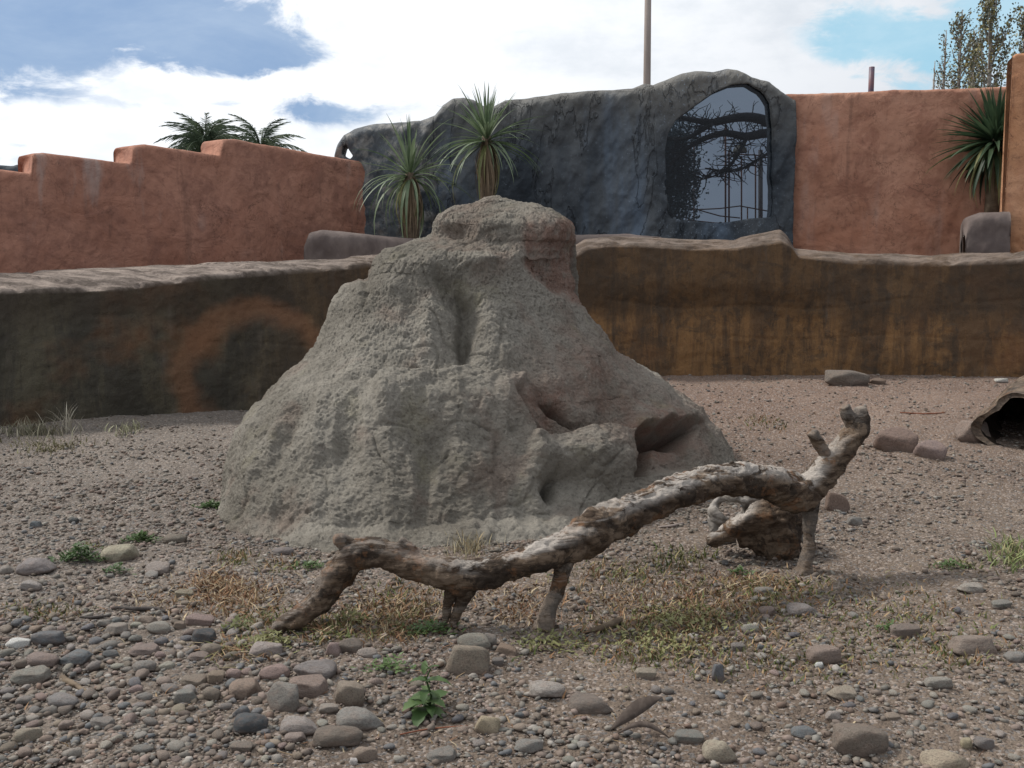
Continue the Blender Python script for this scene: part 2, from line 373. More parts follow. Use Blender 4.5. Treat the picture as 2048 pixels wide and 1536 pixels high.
M = dict(clay=m_clay(), ground=m_ground(), low=m_lowwall(), dark=m_darkrock(), stone=m_stone(), wood=m_wood(),
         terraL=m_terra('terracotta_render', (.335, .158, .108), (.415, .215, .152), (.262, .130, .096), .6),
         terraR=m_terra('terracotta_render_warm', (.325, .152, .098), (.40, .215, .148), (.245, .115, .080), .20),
         terraP=m_terra('sunlit_render', (.42, .21, .11), (.50, .27, .155), (.34, .16, .085), .08),  # brighter orange render: sunlight on the end wall put into the colour
         grey=m_simple('grey_cement', (.10, .078, .072), (.16, .128, .115), 3.5, stretch=(1, 1, .6), bd=.03),
         bed=m_simple('bed_soil', (.10, .07, .05), (.17, .12, .09), 6, bd=.03),
         gravel=m_vcol('gravel_stones', .85, .2, 90, .003, .3),
         plant=m_vcol('grass_blades', .7, .2, 40, .001, .1),
         yucca=m_leaf('yucca_leaf', (.060, .098, .045), (.20, .255, .155), 5), yellow=m_leaf('yellowing_leaf', (.10, .12, .04), (.26, .25, .11), 5),
         dead=m_simple('dead_leaf', (.13, .09, .055), (.30, .225, .15), 14, stretch=(1, 1, .1), bd=.01),
         trunk=m_simple('fibrous_trunk', (.09, .065, .045), (.17, .13, .09), 12, bd=.02),
         yucca_dark=m_leaf('dark_yucca_leaf', (.020, .045, .025), (.065, .105, .055), 5), palm=m_leaf('palm_leaf', (.05, .075, .05), (.11, .145, .085)), weed=m_leaf('weed_leaf', (.050, .095, .030), (.115, .175, .062), 12),
         poplar=m_vcol('poplar_leaves', .6, .25, 5, .001, .05), bark=m_simple('dark_bark', (.035, .03, .028), (.075, .065, .06), 9, bd=.02),
         pbark=m_simple('pale_bark', (.22, .20, .18), (.34, .31, .28), 9, bd=.02),
         pole=m_simple('pole_wood', (.23, .19, .17), (.34, .29, .26), 6, stretch=(1, 1, .1), bd=.01),
         pipe=m_simple('painted_pipe', (.05, .06, .11), (.16, .06, .06), 2.2, .5, .5, bd=.002),
         rust=m_simple('rusty_steel', (.17, .06, .035), (.26, .10, .055), 10, bd=.002),
         dark_in=m_simple('shaded_wood', (.018, .013, .010), (.05, .035, .025), 8, bd=.02),  # near-black inner wood: the shade inside the hollow log painted as colour
         hill=m_simple('far_roof', (.035, .045, .055), (.07, .08, .09), 3, bd=.05),
         bleach=m_simple('bleached_wood', (.13, .115, .10), (.34, .31, .28), 14, stretch=(.3, 1, 1), bd=.012),
         brownleaf=m_simple('dry_brown_leaf', (.055, .042, .035), (.12, .095, .08), 20, bd=.002))
def m_glass():
    m = bpy.data.materials.new('tinted_glass'); m.use_nodes = True; n = NT(m.node_tree); n.n.clear()
    o = n.node('ShaderNodeOutputMaterial'); tr = n.node('ShaderNodeBsdfTransparent'); tr.inputs[0].default_value = (.37, .41, .46, 1)
    gl = n.node('ShaderNodeBsdfGlossy'); gl.inputs['Roughness'].default_value = .03; fr = n.node('ShaderNodeFresnel'); fr.inputs[0].default_value = 1.4
    mx = n.node('ShaderNodeMixShader'); n.link(fr.outputs[0], mx.inputs[0]); n.link(tr.outputs[0], mx.inputs[1]); n.link(gl.outputs[0], mx.inputs[2])
    n.link(mx.outputs[0], o.inputs[0]); return m
M['glass'] = m_glass()

# ------------------------------------------------------------------ ground
def gh(x, y):
    x = np.asarray(x, float); y = np.asarray(y, float)
    k = .62 + .38*sstep(-2.5, 1.0, x)
    z = .27*k*sstep(5.2, 10.6, y)
    p = np.stack([x, y, 0*x], -1)
    z = z + .035*pn(p*.7) + .018*pn(p*2.1+3) + .009*pn(p*5.3+9)
    return z
def G(px, py):                          # where a line of sight meets the ground
    r = ray(px, py); z = 0.0
    for _ in range(14):
        s = (z-CAMZ)/r[2]; x, y = r[0]*s, r[1]*s
        z = .5*z + .5*float(gh([x], [y])[0])
    return np.array([x, y, z])
ys = np.concatenate([np.linspace(-4, 1.9, 20, endpoint=False), 1.9*np.exp(np.linspace(0, math.log(14/1.9), 600)), [18, 30, 60, 150, 500]])
us = np.linspace(-1, 1, 700)
Y = np.repeat(ys[:, None], 700, 1); X = us[None, :]*(1.2 + .62*np.maximum(Y, 1.0))
X[-5:] = us[None, :]*(np.array([30, 60, 120, 300, 900.])[:, None])
fl = np.stack([X.ravel(), Y.ravel(), 0*X.ravel()], -1)
Z = gh(X.ravel(), Y.ravel())
det = (.006*fbm(fl*13, 3) + .0045*fbm(fl*38+5, 3))*(Y.ravel() < 14)
rip = .012*np.abs(pn(fl*3.6+11))*(Y.ravel() < 14)
V = np.stack([X.ravel(), Y.ravel(), Z+det-rip], -1)
tag(npmesh('ground', V, grid_faces(*Y.shape)[:, ::-1], M['ground']), kind='structure')

# ------------------------------------------------------------------ walls
def wallgrid(name, path, prof, thick, mat, step=.03, disp=.03, dscale=1.6, zlow=-.2, back_drop=None, seed=0, rz=.03, round_=.08, cut=None, fine=.006):
    """path: (px, distance) along the wall; prof: (px, py) of its top edge; a closed, rounded, uneven slab"""
    path = np.array(path, float); prof = np.array(prof, float)
    pxs = []; x = path[0, 0]
    while x < path[-1, 0]:
        dd = np.interp(x, path[:, 0], path[:, 1]); pxs.append(x); x += step*F/dd
    pxs = np.array(pxs + [path[-1, 0]])
    ds = np.interp(pxs, path[:, 0], path[:, 1])
    if len(path) > 2:
        ds = np.convolve(np.pad(ds, 15, mode='reflect', reflect_type='odd'), np.ones(31)/31, 'valid')
    top = np.interp(pxs, prof[:, 0], prof[:, 1])
    B = np.array([P(a, c, d) for a, c, d in zip(pxs, top, ds)])
    T = np.gradient(B[:, :2], axis=0); T /= np.linalg.norm(T, axis=1)[:, None]
    Nf = np.stack([T[:, 1], -T[:, 0]], 1)                       # towards the camera
    zt = B[:, 2]
    nrow = int((zt.max()-zlow)/rz); rows = []
    for k in range(nrow): 
        f = k/(nrow-1); rows.append((0.0, zlow + (zt-round_-zlow)*f))
    for a in np.linspace(.2, 1, 6): rows.append((-round_*(1-math.cos(a*math.pi/2)), zt-round_+round_*math.sin(a*math.pi/2)))
    for a in np.linspace(.1, .9, 5): rows.append((-(round_+(thick-2*round_)*a), zt))
    for a in np.linspace(0, 1, 5): rows.append((-(thick-round_*(1-math.sin(a*math.pi/2))), zt-round_*(1-math.cos(a*math.pi/2))))
    rows.append((-thick, zt*0+zlow))
    V = np.stack([np.stack([B[:, 0]+Nf[:, 0]*o, B[:, 1]+Nf[:, 1]*o, z], -1) for o, z in rows], 1)   # (s, row, 3)
    S = V.shape; Vf = V.reshape(-1, 3); NN = np.repeat(Nf[:, None, :], S[1], 1).reshape(-1, 2)
    n = disp*fbm(Vf*dscale+seed, 5, .5) + fine*fbm(Vf*14+seed, 2)
    Vf = Vf.copy(); Vf[:, 0] += NN[:, 0]*n; Vf[:, 1] += NN[:, 1]*n
    Vf[:, 2] += np.tile((np.arange(S[1]) >= nrow-1)[None, :], (S[0], 1)).ravel()*(.18*disp*fbm(Vf*3+seed+4, 4))
    Fc = grid_faces(S[0], S[1])
    # end caps
    caps = []
    for e in (0, S[0]-1):
        base = e*S[1]
        for k in range(S[1]//2):
            a, b_, c, d = base+k, base+k+1, base+S[1]-2-k, base+S[1]-1-k
            if b_ < c: caps.append((a, b_, c, d) if e else (d, c, b_, a))
    Fc = np.concatenate([Fc, np.array(caps)])
    return npmesh(name, Vf, Fc, mat)

# low rockwork wall round the enclosure
wp = np.array([(-500, 7.5), (0, 8.0), (300, 8.45), (600, 9.1), (900, 9.85), (1200, 10.35), (1500, 10.5), (1800, 10.4), (2048, 10.2), (2700, 9.6)], float)
edge = np.array([(-500, 580), (0, 574), (150, 572), (250, 568), (400, 549), (560, 537), (640, 532), (700, 527), (760, 520), (850, 514), (1100, 510), (1150, 505), (1175, 490), (1220, 483), (1300, 485), (1380, 491), (1470, 490), (1500, 484), (1560, 476), (1578, 486), (1592, 506), (1700, 517), (1870, 522), (2048, 516), (2700, 505)], float)
crest = np.array([(-500, 548), (0, 545), (100, 541), (200, 534), (400, 528), (600, 522), (690, 519), (700, 514), (760, 511), (850, 506), (1100, 500), (1150, 495), (1170, 481), (1220, 474), (1300, 477), (1380, 483), (1465, 482), (1480, 475), (1520, 468), (1560, 461), (1573, 472), (1588, 499), (1700, 508), (1870, 511), (2048, 504), (2700, 495)], float)
pxs = np.arange(-500, 2700, 4.5); ds = np.interp(pxs, wp[:, 0], wp[:, 1]); ds = np.convolve(np.pad(ds, 30, mode='reflect', reflect_type='odd'), np.ones(61)/61, 'valid')
A = np.array([P(a, np.interp(a, edge[:, 0], edge[:, 1]), d) for a, d in zip(pxs, ds)])
T = np.gradient(A[:, :2], axis=0); T /= np.linalg.norm(T, axis=1)[:, None]; Nf = np.stack([T[:, 1], -T[:, 0]], 1)
wb = .55 - .2*sstep(900, 1200, pxs)
Bc = np.array([P(a, np.interp(a, crest[:, 0], crest[:, 1]), d+q) for a, d, q in zip(pxs, ds, wb)])
rows = []
nr = 110
for k in range(nr):
    f = k/(nr-1); z = -.25 + (A[:, 2]-.05+.25)*f
    belly = .05*math.sin(math.pi*f) + .10*(1-f)**3
    rows.append(np.stack([A[:, 0]+Nf[:, 0]*belly, A[:, 1]+Nf[:, 1]*belly, z], -1))
ntop0 = len(rows)
for a in (.3, .6, .85, 1.0):
    rows.append(np.stack([A[:, 0]-Nf[:, 0]*.05*(1-math.cos(a*1.57)), A[:, 1]-Nf[:, 1]*.05*(1-math.cos(a*1.57)), A[:, 2]-.05+.05*math.sin(a*1.57)], -1))
A2 = rows[-1]
for a in np.linspace(.08, 1, 14):
    q = A2*(1-a)+Bc*a; q[:, 2] = A2[:, 2]*(1-a) + Bc[:, 2]*a + .03*math.sin(a*math.pi); rows.append(q)
for dz, db in ((-.04, .05), (-.3, .07), (-1.2, .08)):
    q = Bc.copy(); q[:, 0] -= Nf[:, 0]*db; q[:, 1] -= Nf[:, 1]*db; q[:, 2] += dz; rows.append(q)
V = np.stack(rows, 1); S = V.shape; Vf = V.reshape(-1, 3).copy(); NN = np.repeat(Nf[:, None, :], S[1], 1).reshape(-1, 2)
rowi = np.tile(np.arange(S[1])[None, :], (S[0], 1)).ravel(); istop = rowi >= ntop0
n = .055*fbm(Vf*np.array([.9, .9, .55]), 3) + .014*fbm(Vf*np.array([4, 4, 3.]), 3) + .008*fbm(Vf*12, 3) + .003*fbm(Vf*30, 2)
for zc, am, wd, fr in ((.66, .007, .012, .6), (1.02, .008, .016, .9)):       # wandering horizontal cracks
    line = zc + .12*pn(np.stack([Vf[:, 0]*fr, Vf[:, 1]*fr, 0*Vf[:, 0]+zc*9], -1))
    gate = sstep(-.15, .15, pn(np.stack([Vf[:, 0]*.8, Vf[:, 1]*.8, 0*Vf[:, 0]+zc*33], -1)))
    n -= am*gate*np.exp(-((Vf[:, 2]-line)/wd)**2)
# an overhanging lip right of the middle
pxv, pyv = proj(Vf)
n += .09*np.exp(-((pxv-1400)/190)**2)*sstep(.95, 1.25, Vf[:, 2])*(~istop)
n += .07*np.exp(-((pxv-1590)/60)**2)*sstep(.7, 1.2, Vf[:, 2])*(~istop)
Vf[:, 0] += NN[:, 0]*n; Vf[:, 1] += NN[:, 1]*n
tn = .018*fbm(Vf*np.array([1.5, 5, 3]), 4) - .035*np.exp(-(pn(Vf*np.array([.9, 4.5, 1])+5)/.06)**2)
Vf[:, 2] += istop*(rowi < S[1]-3)*tn*.8
tmask = np.clip((rowi-ntop0+2)/3., 0, 1)*(rowi < S[1]-1)
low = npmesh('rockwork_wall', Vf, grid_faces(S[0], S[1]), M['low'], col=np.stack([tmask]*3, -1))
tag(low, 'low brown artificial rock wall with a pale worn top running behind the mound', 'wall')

# soil behind the low wall
bx = []
q = Bc.copy(); q[:, 1] += .02; q[:, 2] = np.minimum(Bc[:, 2]-.16, 1.28)
q2 = Bc.copy(); q2[:, :2] *= 1.55; q2[:, 2] = q[:, 2]+.02
bed = npmesh('planting_bed', np.stack([q, q2], 1).reshape(-1, 3), grid_faces(len(q), 2), M['bed']); tag(bed, kind='structure')

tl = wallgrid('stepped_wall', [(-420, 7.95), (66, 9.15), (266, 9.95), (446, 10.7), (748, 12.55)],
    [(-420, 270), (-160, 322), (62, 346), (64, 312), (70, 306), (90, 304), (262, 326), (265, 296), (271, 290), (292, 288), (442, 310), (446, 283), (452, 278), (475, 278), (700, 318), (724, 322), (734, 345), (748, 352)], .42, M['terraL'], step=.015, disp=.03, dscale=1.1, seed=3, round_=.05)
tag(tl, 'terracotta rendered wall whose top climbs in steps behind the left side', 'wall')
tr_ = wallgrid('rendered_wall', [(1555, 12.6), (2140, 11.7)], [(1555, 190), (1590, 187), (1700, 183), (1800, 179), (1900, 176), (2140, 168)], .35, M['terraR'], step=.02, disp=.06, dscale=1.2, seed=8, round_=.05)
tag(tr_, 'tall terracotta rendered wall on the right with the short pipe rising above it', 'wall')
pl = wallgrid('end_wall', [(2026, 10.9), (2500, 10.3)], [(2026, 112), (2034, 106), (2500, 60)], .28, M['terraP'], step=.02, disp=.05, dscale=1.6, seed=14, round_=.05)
tag(pl, 'rendered wall end in a sunlit orange tone nearest the camera at the right edge', 'wall')
# grey coping of the raised planter
pc = wallgrid('planter_kerb', [(608, 10.6), (700, 10.6), (900, 10.9), (1150, 11.2), (1330, 11.4)], [(608, 485), (616, 464), (640, 459), (740, 468), (900, 482), (1150, 469), (1260, 467), (1330, 474)], .45, M['grey'], step=.02, disp=.04, dscale=1.5, seed=21, round_=.12, zlow=.8)
tag(pc, 'rounded grey cement kerb of the planter that holds the two yuccas', 'kerb')
# grey brown boulder-like block
bk = wallgrid('rock_block', [(1932, 10.85), (2024, 10.75)], [(1932, 470), (1936, 445), (1944, 432), (1965, 424), (2024, 422)], .5, M['grey'], step=.02, disp=.05, dscale=2.2, seed=31, round_=.14, zlow=.8)
tag(bk, 'rounded grey brown rock block under the yucca at the right edge', 'rock')

# dark rockwork facade with a window opening
prof = np.array([(668, 296), (672, 282), (684, 264), (705, 252), (740, 241), (800, 238), (840, 236), (868, 224), (885, 203), (905, 190), (925, 188), (945, 192), (968, 205), (985, 206), (1010, 193), (1060, 189), (1120, 181), (1200, 173), (1270, 168), (1293, 158), (1310, 162), (1340, 150), (1370, 138), (1395, 133), (1430, 135), (1460, 128), (1480, 131), (1510, 146), (1545, 157), (1568, 176), (1592, 190)], float)
win = [(1332, 345), (1330, 300), (1336, 268), (1352, 240), (1376, 222), (1400, 204), (1430, 183), (1465, 168), (1497, 166), (1524, 180), (1542, 205), (1547, 240), (1548, 330), (1546, 434), (1500, 437), (1440, 447), (1385, 442), (1352, 438), (1338, 420), (1334, 390)]
def inside(px, py, poly):
    r = np.zeros(len(px), bool); j = len(poly)-1
    for i in range(len(poly)):
        xi, yi = poly[i]; xj, yj = poly[j]
        c = ((yi > py) != (yj > py)) & (px < (xj-xi)*(py-yi)/(yj-yi+1e-9)+xi)
        r ^= c; j = i
    return r
root = empty('rock_facade', P(1130, 470, 12.7) * np.array([1, 1, 0]), 'dark blue grey artificial rock face with an arched window at its right', 'rock face')
Lr = np.array(root.location)
pxs = np.arange(668, 1594, 2.6); D0 = 12.45
tp = np.interp(pxs, prof[:, 0], prof[:, 1]); nrow = 150
VV = np.zeros((len(pxs), nrow, 3))
for i, a in enumerate(pxs):
    b_ = P(a, tp[i], D0); zs = 0.6 + (b_[2]-0.6)*np.linspace(0, 1, nrow)
    x0 = b_[0]; VV[i, :, 0] = x0; VV[i, :, 1] = D0; VV[i, :, 2] = zs
Vf = VV.reshape(-1, 3)
kx, ky = proj(Vf)
dg = np.stack([Vf[:, 0]*.8+Vf[:, 2]*-.55, Vf[:, 1]*.5, Vf[:, 2]*.45+Vf[:, 0]*.3], -1)
dsp = .10*fbm(dg*1.0+2, 5, .5) + .022*fbm(Vf*6, 4) + .02*fbm(dg*np.array([7, 2, 1.6]), 3)
dsp += -.05*np.abs(pn(dg*np.array([2.6, 1, 1.0])))
tz = (P(0, 0, D0)[2]*0 + np.repeat(np.interp(pxs, prof[:, 0], prof[:, 1])[:, None], nrow, 1).ravel())
edgeT = np.clip((ky-tz)/26., 0, 1); dsp -= .28*(1-np.sqrt(1-(1-edgeT)**2+1e-6))*-1*-1
nearwin = 0
Vf[:, 1] -= dsp
Fc = grid_faces(len(pxs), nrow)
cxy = Vf[Fc].mean(1); fx, fy = proj(cxy)
# small hole at the far left end too
hole = [(683, 308), (686, 292), (692, 288), (698, 300), (706, 312), (700, 318)]
keep = ~inside(fx, fy, win) & ~inside(fx, fy, hole)
def snap(poly, Vf, Fc, keep):
    used_k = np.zeros(len(Vf), bool); used_k[Fc[keep].ravel()] = True
    gone = inside(fx, fy, poly); used_g = np.zeros(len(Vf), bool); used_g[Fc[gone].ravel()] = True
    idx = np.where(used_k & used_g)[0]; PW = np.array([P(a, b_, D0) for a, b_ in poly])[:, [0, 2]]
    A_ = PW; B_ = np.roll(PW, -1, 0)
    for i_ in idx:
        sc_ = (D0)/Vf[i_, 1]; p = np.array([Vf[i_, 0]*sc_, CAMZ+(Vf[i_, 2]-CAMZ)*sc_]); t_ = np.clip(((p-A_)*(B_-A_)).sum(1)/((B_-A_)**2).sum(1), 0, 1); q = A_+t_[:, None]*(B_-A_)
        k_ = np.argmin(((q-p)**2).sum(1)); Vf[i_, 0] = q[k_, 0]/sc_; Vf[i_, 2] = CAMZ+(q[k_, 1]-CAMZ)/sc_
snap(win, Vf, Fc, keep); snap(hole, Vf, Fc, keep)
Fk = Fc[keep]; Vb = Vf.copy(); Vb[:, 1] = np.maximum(D0+.30, Vf[:, 1]+.1); nV = len(Vf)
ed = {}
for f_ in Fk:
    for a_, b_ in zip(f_, np.roll(f_, -1)):
        k_ = (min(a_, b_), max(a_, b_)); ed[k_] = None if k_ in ed else (a_, b_)
rimf = [(b_, a_, a_+nV, b_+nV) for v_ in ed.values() if v_ for a_, b_ in (v_,)]
face = npmesh('face', np.concatenate([Vf, Vb])-Lr, np.concatenate([Fk, Fk[:, ::-1]+nV, np.array(rimf)]), M['dark'], root)
pa = [P(a, b_, D0+.08) for a, b_ in win]
g1 = [np.array((p_[0], D0+.07, p_[2])) for p_ in pa]
cc = np.mean(g1, 0); g1 = [cc+(q_-cc)*1.04 for q_ in g1]
V = [v-Lr for v in g1] + [v+np.array([0, .012, 0])-Lr for v in g1]; nn = len(g1)
Fp = [tuple(range(nn))[::-1], tuple(range(nn, 2*nn))] + [(k, (k+1) % nn, nn+(k+1) % nn, nn+k) for k in range(nn)]
gl = pyobj('window_pane', V, Fp, M['glass'], root, smooth=False)
gl['label'] = 'large tinted pane in the arched opening'

# ------------------------------------------------------------------ the mound
def build_mound():
    Lp = np.array([(1120, 440), (1000, 474), (940, 480), (922, 482), (900, 486), (817, 509), (781, 541), (717, 605), (690, 632), (662, 648), (635, 662), (599, 676), (575, 692), (565, 712), (558, 734), (548, 745), (539, 757), (521, 762), (508, 774), (501, 800), (480, 858), (470, 865), (448, 867), (430, 877), (419, 906), (408, 951)], float)
    Rp = np.array([(1120, 1500), (1085, 1500), (1000, 1520), (940, 1485), (890, 1448), (848, 1422), (814, 1391), (785, 1352), (751, 1313), (726, 1269), (702, 1230), (653, 1192), (630, 1172), (612, 1160), (553, 1156), (498, 1147), (480, 1147), (457, 1134), (425, 1102), (412, 1056), (406, 1020)], float)
    # rows as world heights, on the axis depth
    def dc(z): return np.interp(z, [-.3, 0, .5, 1.0, 1.45, 1.8], [6.85, 6.75, 6.65, 6.55, 6.5, 6.5])
    def sk(z): return np.interp(z, [-.3, 0, .6, 1.2, 1.8], [.36, .33, .22, .08, 0])
    fz = np.array([-.3, 0, .06, .2, .45, .62, .78, .95, 1.15, 1.28, 1.42, 1.46, 1.50, 1.62, 1.70, 1.745])
    fy = np.array([4.30, 4.79, 4.92, 5.03, 5.22, 5.34, 5.50, 5.66, 5.80, 5.87, 5.93, 5.98, 6.04, 6.09, 6.18, 6.36])
    nz, nt = 500, 980
    ztop = 1.745
    zz = np.concatenate([np.linspace(-.25, 1.60, nz-60), 1.60+(ztop-1.60)*np.sin(np.linspace(0, 1, 61)[1:]*np.pi/2)])
    th = np.concatenate([np.linspace(-.15, math.pi+.15, 820, endpoint=False), np.linspace(math.pi+.15, 2*math.pi-.15, 160, endpoint=False)])
    # more columns at the front
    Vs = np.zeros((nt, nz, 3))
    for k, z in enumerate(zz):
        dcz = dc(z)
        # left / right silhouette in metres at this height
        def edge_x(prof_):
            d = dcz; x = 0
            for _ in range(6):
                py = None
                # pixel row of (x, d, z)
                q = proj(np.array([[x, d, z]]))[1][0]
                px = np.interp(q, prof_[::-1, 0], prof_[::-1, 1])
                x = P(px, q, d)[0]; d = dcz + sk(z)*(x-0)
            return x, d
        xl, dl = edge_x(Lp); xr, dr = edge_x(Rp)
        if z > 1.60:
            pass
        yf = np.interp(z, fz, fy); cx = .5*(xl+xr)
        if z < 1.3: cx = cx*.6 + .4*(-.25)
        a_l, a_r = cx-xl, xr-cx
        c, s = np.cos(th), np.sin(th)
        e = .88
        cs = np.sign(c)*np.abs(c)**e; ss = np.sign(s)*np.abs(s)**e
        x = cx + np.where(c > 0, a_r, a_l)*cs
        yc = dcz + sk(z)*x
        bfr = (dcz + sk(z)*cx) - yf; bbk = min(1.9*(1-z/2.0)+.25, 2.1)
        y = yc - np.where(s > 0, bfr, bbk)*ss
        if z > 1.60:
            f = (z-1.60)/(ztop-1.60); sc_ = math.sqrt(max(.04, 1-.6*f**2.6))
            y = dcz + (y-dcz)*sc_
        Vs[:, k, 0] = x; Vs[:, k, 1] = y; Vs[:, k, 2] = z
    lid = np.array([1-.97*math.sin(q*math.pi/2/40) for q in range(1, 41)]); Lc = Vs[:, -1].mean(0)
    Vl = np.stack([Lc + (Vs[:, -1]-Lc)*q for q in lid], 1); Vl[:, :, 2] = ztop + .03*(1-lid[None, :]**2)
    Vs = np.concatenate([Vs, Vl], 1); nz = Vs.shape[1]
    V = Vs.reshape(-1, 3)
    px, py = proj(V)
    front = (V[:, 1] < dc(V[:, 2]) + sk(V[:, 2])*V[:, 0] + .05).astype(float)
    # normals of the base form
    du = np.roll(Vs, -1, 0)-np.roll(Vs, 1, 0); dv = np.gradient(Vs, axis=1)
    N = np.cross(du, dv); N /= np.linalg.norm(N, axis=2)[:, :, None]+1e-9
    N = N.reshape(-1, 3)
    if (N*(V-np.array([0, 6.5, .6]))).sum() < 0: N = -N
    def g(x0, y0, rx, ry, ang=0):
        ca, sa = math.cos(R(ang)), math.sin(R(ang)); X = px-x0; Y = py-y0
        u = (X*ca+Y*sa)/rx; v = (-X*sa+Y*ca)/ry; return np.exp(-(u*u+v*v))
    wx = 14*pn(np.stack([px/70, py/70, 0*px], -1)) + 5*pn(np.stack([px/22, py/22, 0*px+3], -1)); py = py+13*pn(np.stack([px/65, py/65, 0*px+5], -1)) + 5*pn(np.stack([px/20, py/20, 0*px+9], -1)); px = px+wx
    h = 0*px
    # central gully above the ledge
    h -= .15*g(930, 650, 15, 62, -4); h -= .07*g(915, 595, 26, 26); h += .045*g(865, 640, 26, 70); h += .04*g(980, 640, 40, 60)
    h -= .06*g(930, 700, 40, 26)
    # upper terrace and bumps
    h += .06*g(840, 540, 60, 30); h -= .09*g(885, 560, 26, 16, 35); h += .05*g(960, 520, 60, 16); h -= .06*g(905, 466, 26, 12, -12)
    # groove at the left shoulder
    h -= .05*g(728, 590, 8, 30, 20); h += .03*g(780, 560, 30, 50)
    # ridge that separates the front slope from the knob's right face
    ridge_x = np.interp(py, [470, 520, 560, 610, 640], [1030, 1030, 1060, 1130, 1190])
    h -= .10*sstep(0, 60, px-ridge_x)*sstep(455, 540, py)*sstep(640, 600, py)*sstep(1180, 1120, px)
    h += .06*g(1090, 470, 50, 40)
    # ledge drop across the front and the recess under it on the right
    yl = np.interp(px, [700, 750, 850, 950, 1030, 1080, 1110], [770, 752, 745, 750, 752, 775, 800])
    h += (.085*sstep(-4, 12, py-yl)*sstep(150, 40, py-yl) - .045*sstep(-60, -8, py-yl)*sstep(8, -4, py-yl))*sstep(715, 770, px)*sstep(1110, 1060, px)
    yt = np.interp(px, [1040, 1060, 1260], [880, 875, 857]); xl_ = np.interp(py, [755, 800, 850, 890], [1045, 1022, 1054, 1075])
    hm = sstep(0, 16, px-xl_)*sstep(1300, 1200, px)*sstep(745, 785, py)
    h -= .11*hm*np.clip((py-750)/110., 0, 1)**.7*sstep(3, -5, py-yt)
    h += .06*sstep(-3, 5, py-yt)*sstep(1040, 1075, px)*sstep(1268, 1260, px)*sstep(985, 900, py)
    yc_ = np.interp(px, [1260, 1300, 1375, 1400], [852, 846, 834, 850]) + 5*np.sin(px/9.)
    h -= .50*sstep(0, 9, py-yc_)*sstep(1405, 1375, px)*sstep(1262, 1270, px)*sstep(955, 925, py)*(1-.78*sstep(8, 50, py-yc_)*sstep(1296, 1328, px))
    h += .05*sstep(-40, -4, py-yc_)*sstep(4, -2, py-yc_)*sstep(1255, 1285, px)*sstep(1420, 1380, px)
    h += .05*g(1180, 720, 40, 40); h += .05*g(1000, 840, 60, 70)
    # slanted slot
    h -= .16*g(1138, 822, 36, 6, 25); h += .02*g(1150, 800, 50, 9, 22)
    # terrace on the right: flat step with a vertical edge, then the cave
    h += .08*g(1180, 925, 85, 42, 4)
    # small hollow at the foot
    h -= .13*g(1098, 978, 12, 18, 10); h += .08*g(1060, 930, 34, 80, 4); h -= .07*g(1130, 965, 50, 18)
    # broad folds down the lower front and left
    h += .03*g(770, 850, 50, 150, 12) - .028*g(700, 880, 22, 150, 18) + .03*g(640, 870, 34, 140, 24) - .028*g(590, 850, 14, 120, 30) + .02*g(545, 880, 20, 90, 30)
    h -= .032*g(862, 930, 20, 130, 8); h += .04*g(930, 930, 50, 120, -6); h += .03*g(800, 1000, 60, 60)
    h *= front
    fr = sstep(-.2, .25, V[:, 2])
    rill = np.stack([V[:, 0]*7.5+V[:, 2]*1.2, V[:, 1]*4.0, V[:, 2]*1.3], -1)
    lowm = sstep(1.05, .55, V[:, 2])
    h += (.013*(1-np.abs(pn(rill))*2.4) )*lowm*.9
    h += .030*fbm(V*1.7+1.5, 3) + .018*fbm(V*np.array([4.6, 4.6, 3.4])+2, 3) + .008*fbm(V*13, 3) + .0045*fbm(V*36, 3) 
    cr = pn(V*3.3+8)
    h -= .014*np.exp(-(cr/.03)**2)*sstep(.0, .25, pn(V*1.9+20))
    h -= .010*np.exp(-(pn(V*np.array([6, 6, 3.])+31)/.05)**2)*sstep(.05, .3, pn(V*2.3+50))
    h -= .006*sstep(.38, .55, pn(V*19+60)) + .006*sstep(.36, .5, pn(V*60+70))
    h += .0045*fbm(V*80, 2)
    V = V + N*h[:, None]
    # redder, freshly broken clay: knob's right face, recess, cave
    red = np.clip(sstep(0, 40, px-ridge_x)*sstep(430, 470, py)*sstep(650, 600, py) + .8*g(1090, 810, 70, 60, 20) + .9*g(1330, 870, 90, 60) + .55*g(1180, 730, 80, 70) + .3*g(1270, 800, 90, 60) + .3*g(1100, 500, 80, 60), 0, 1)*front
    top = len(V); Fc = grid_faces(nt, nz, True)
    o = npmesh('clay_mound', V, Fc, M['clay'], col=np.stack([red]*3, -1))
    # lid on the last ring
    return tag(o, 'large grey brown clay mound like a termite hill, standing in the middle of the enclosure', 'mound')
build_mound()

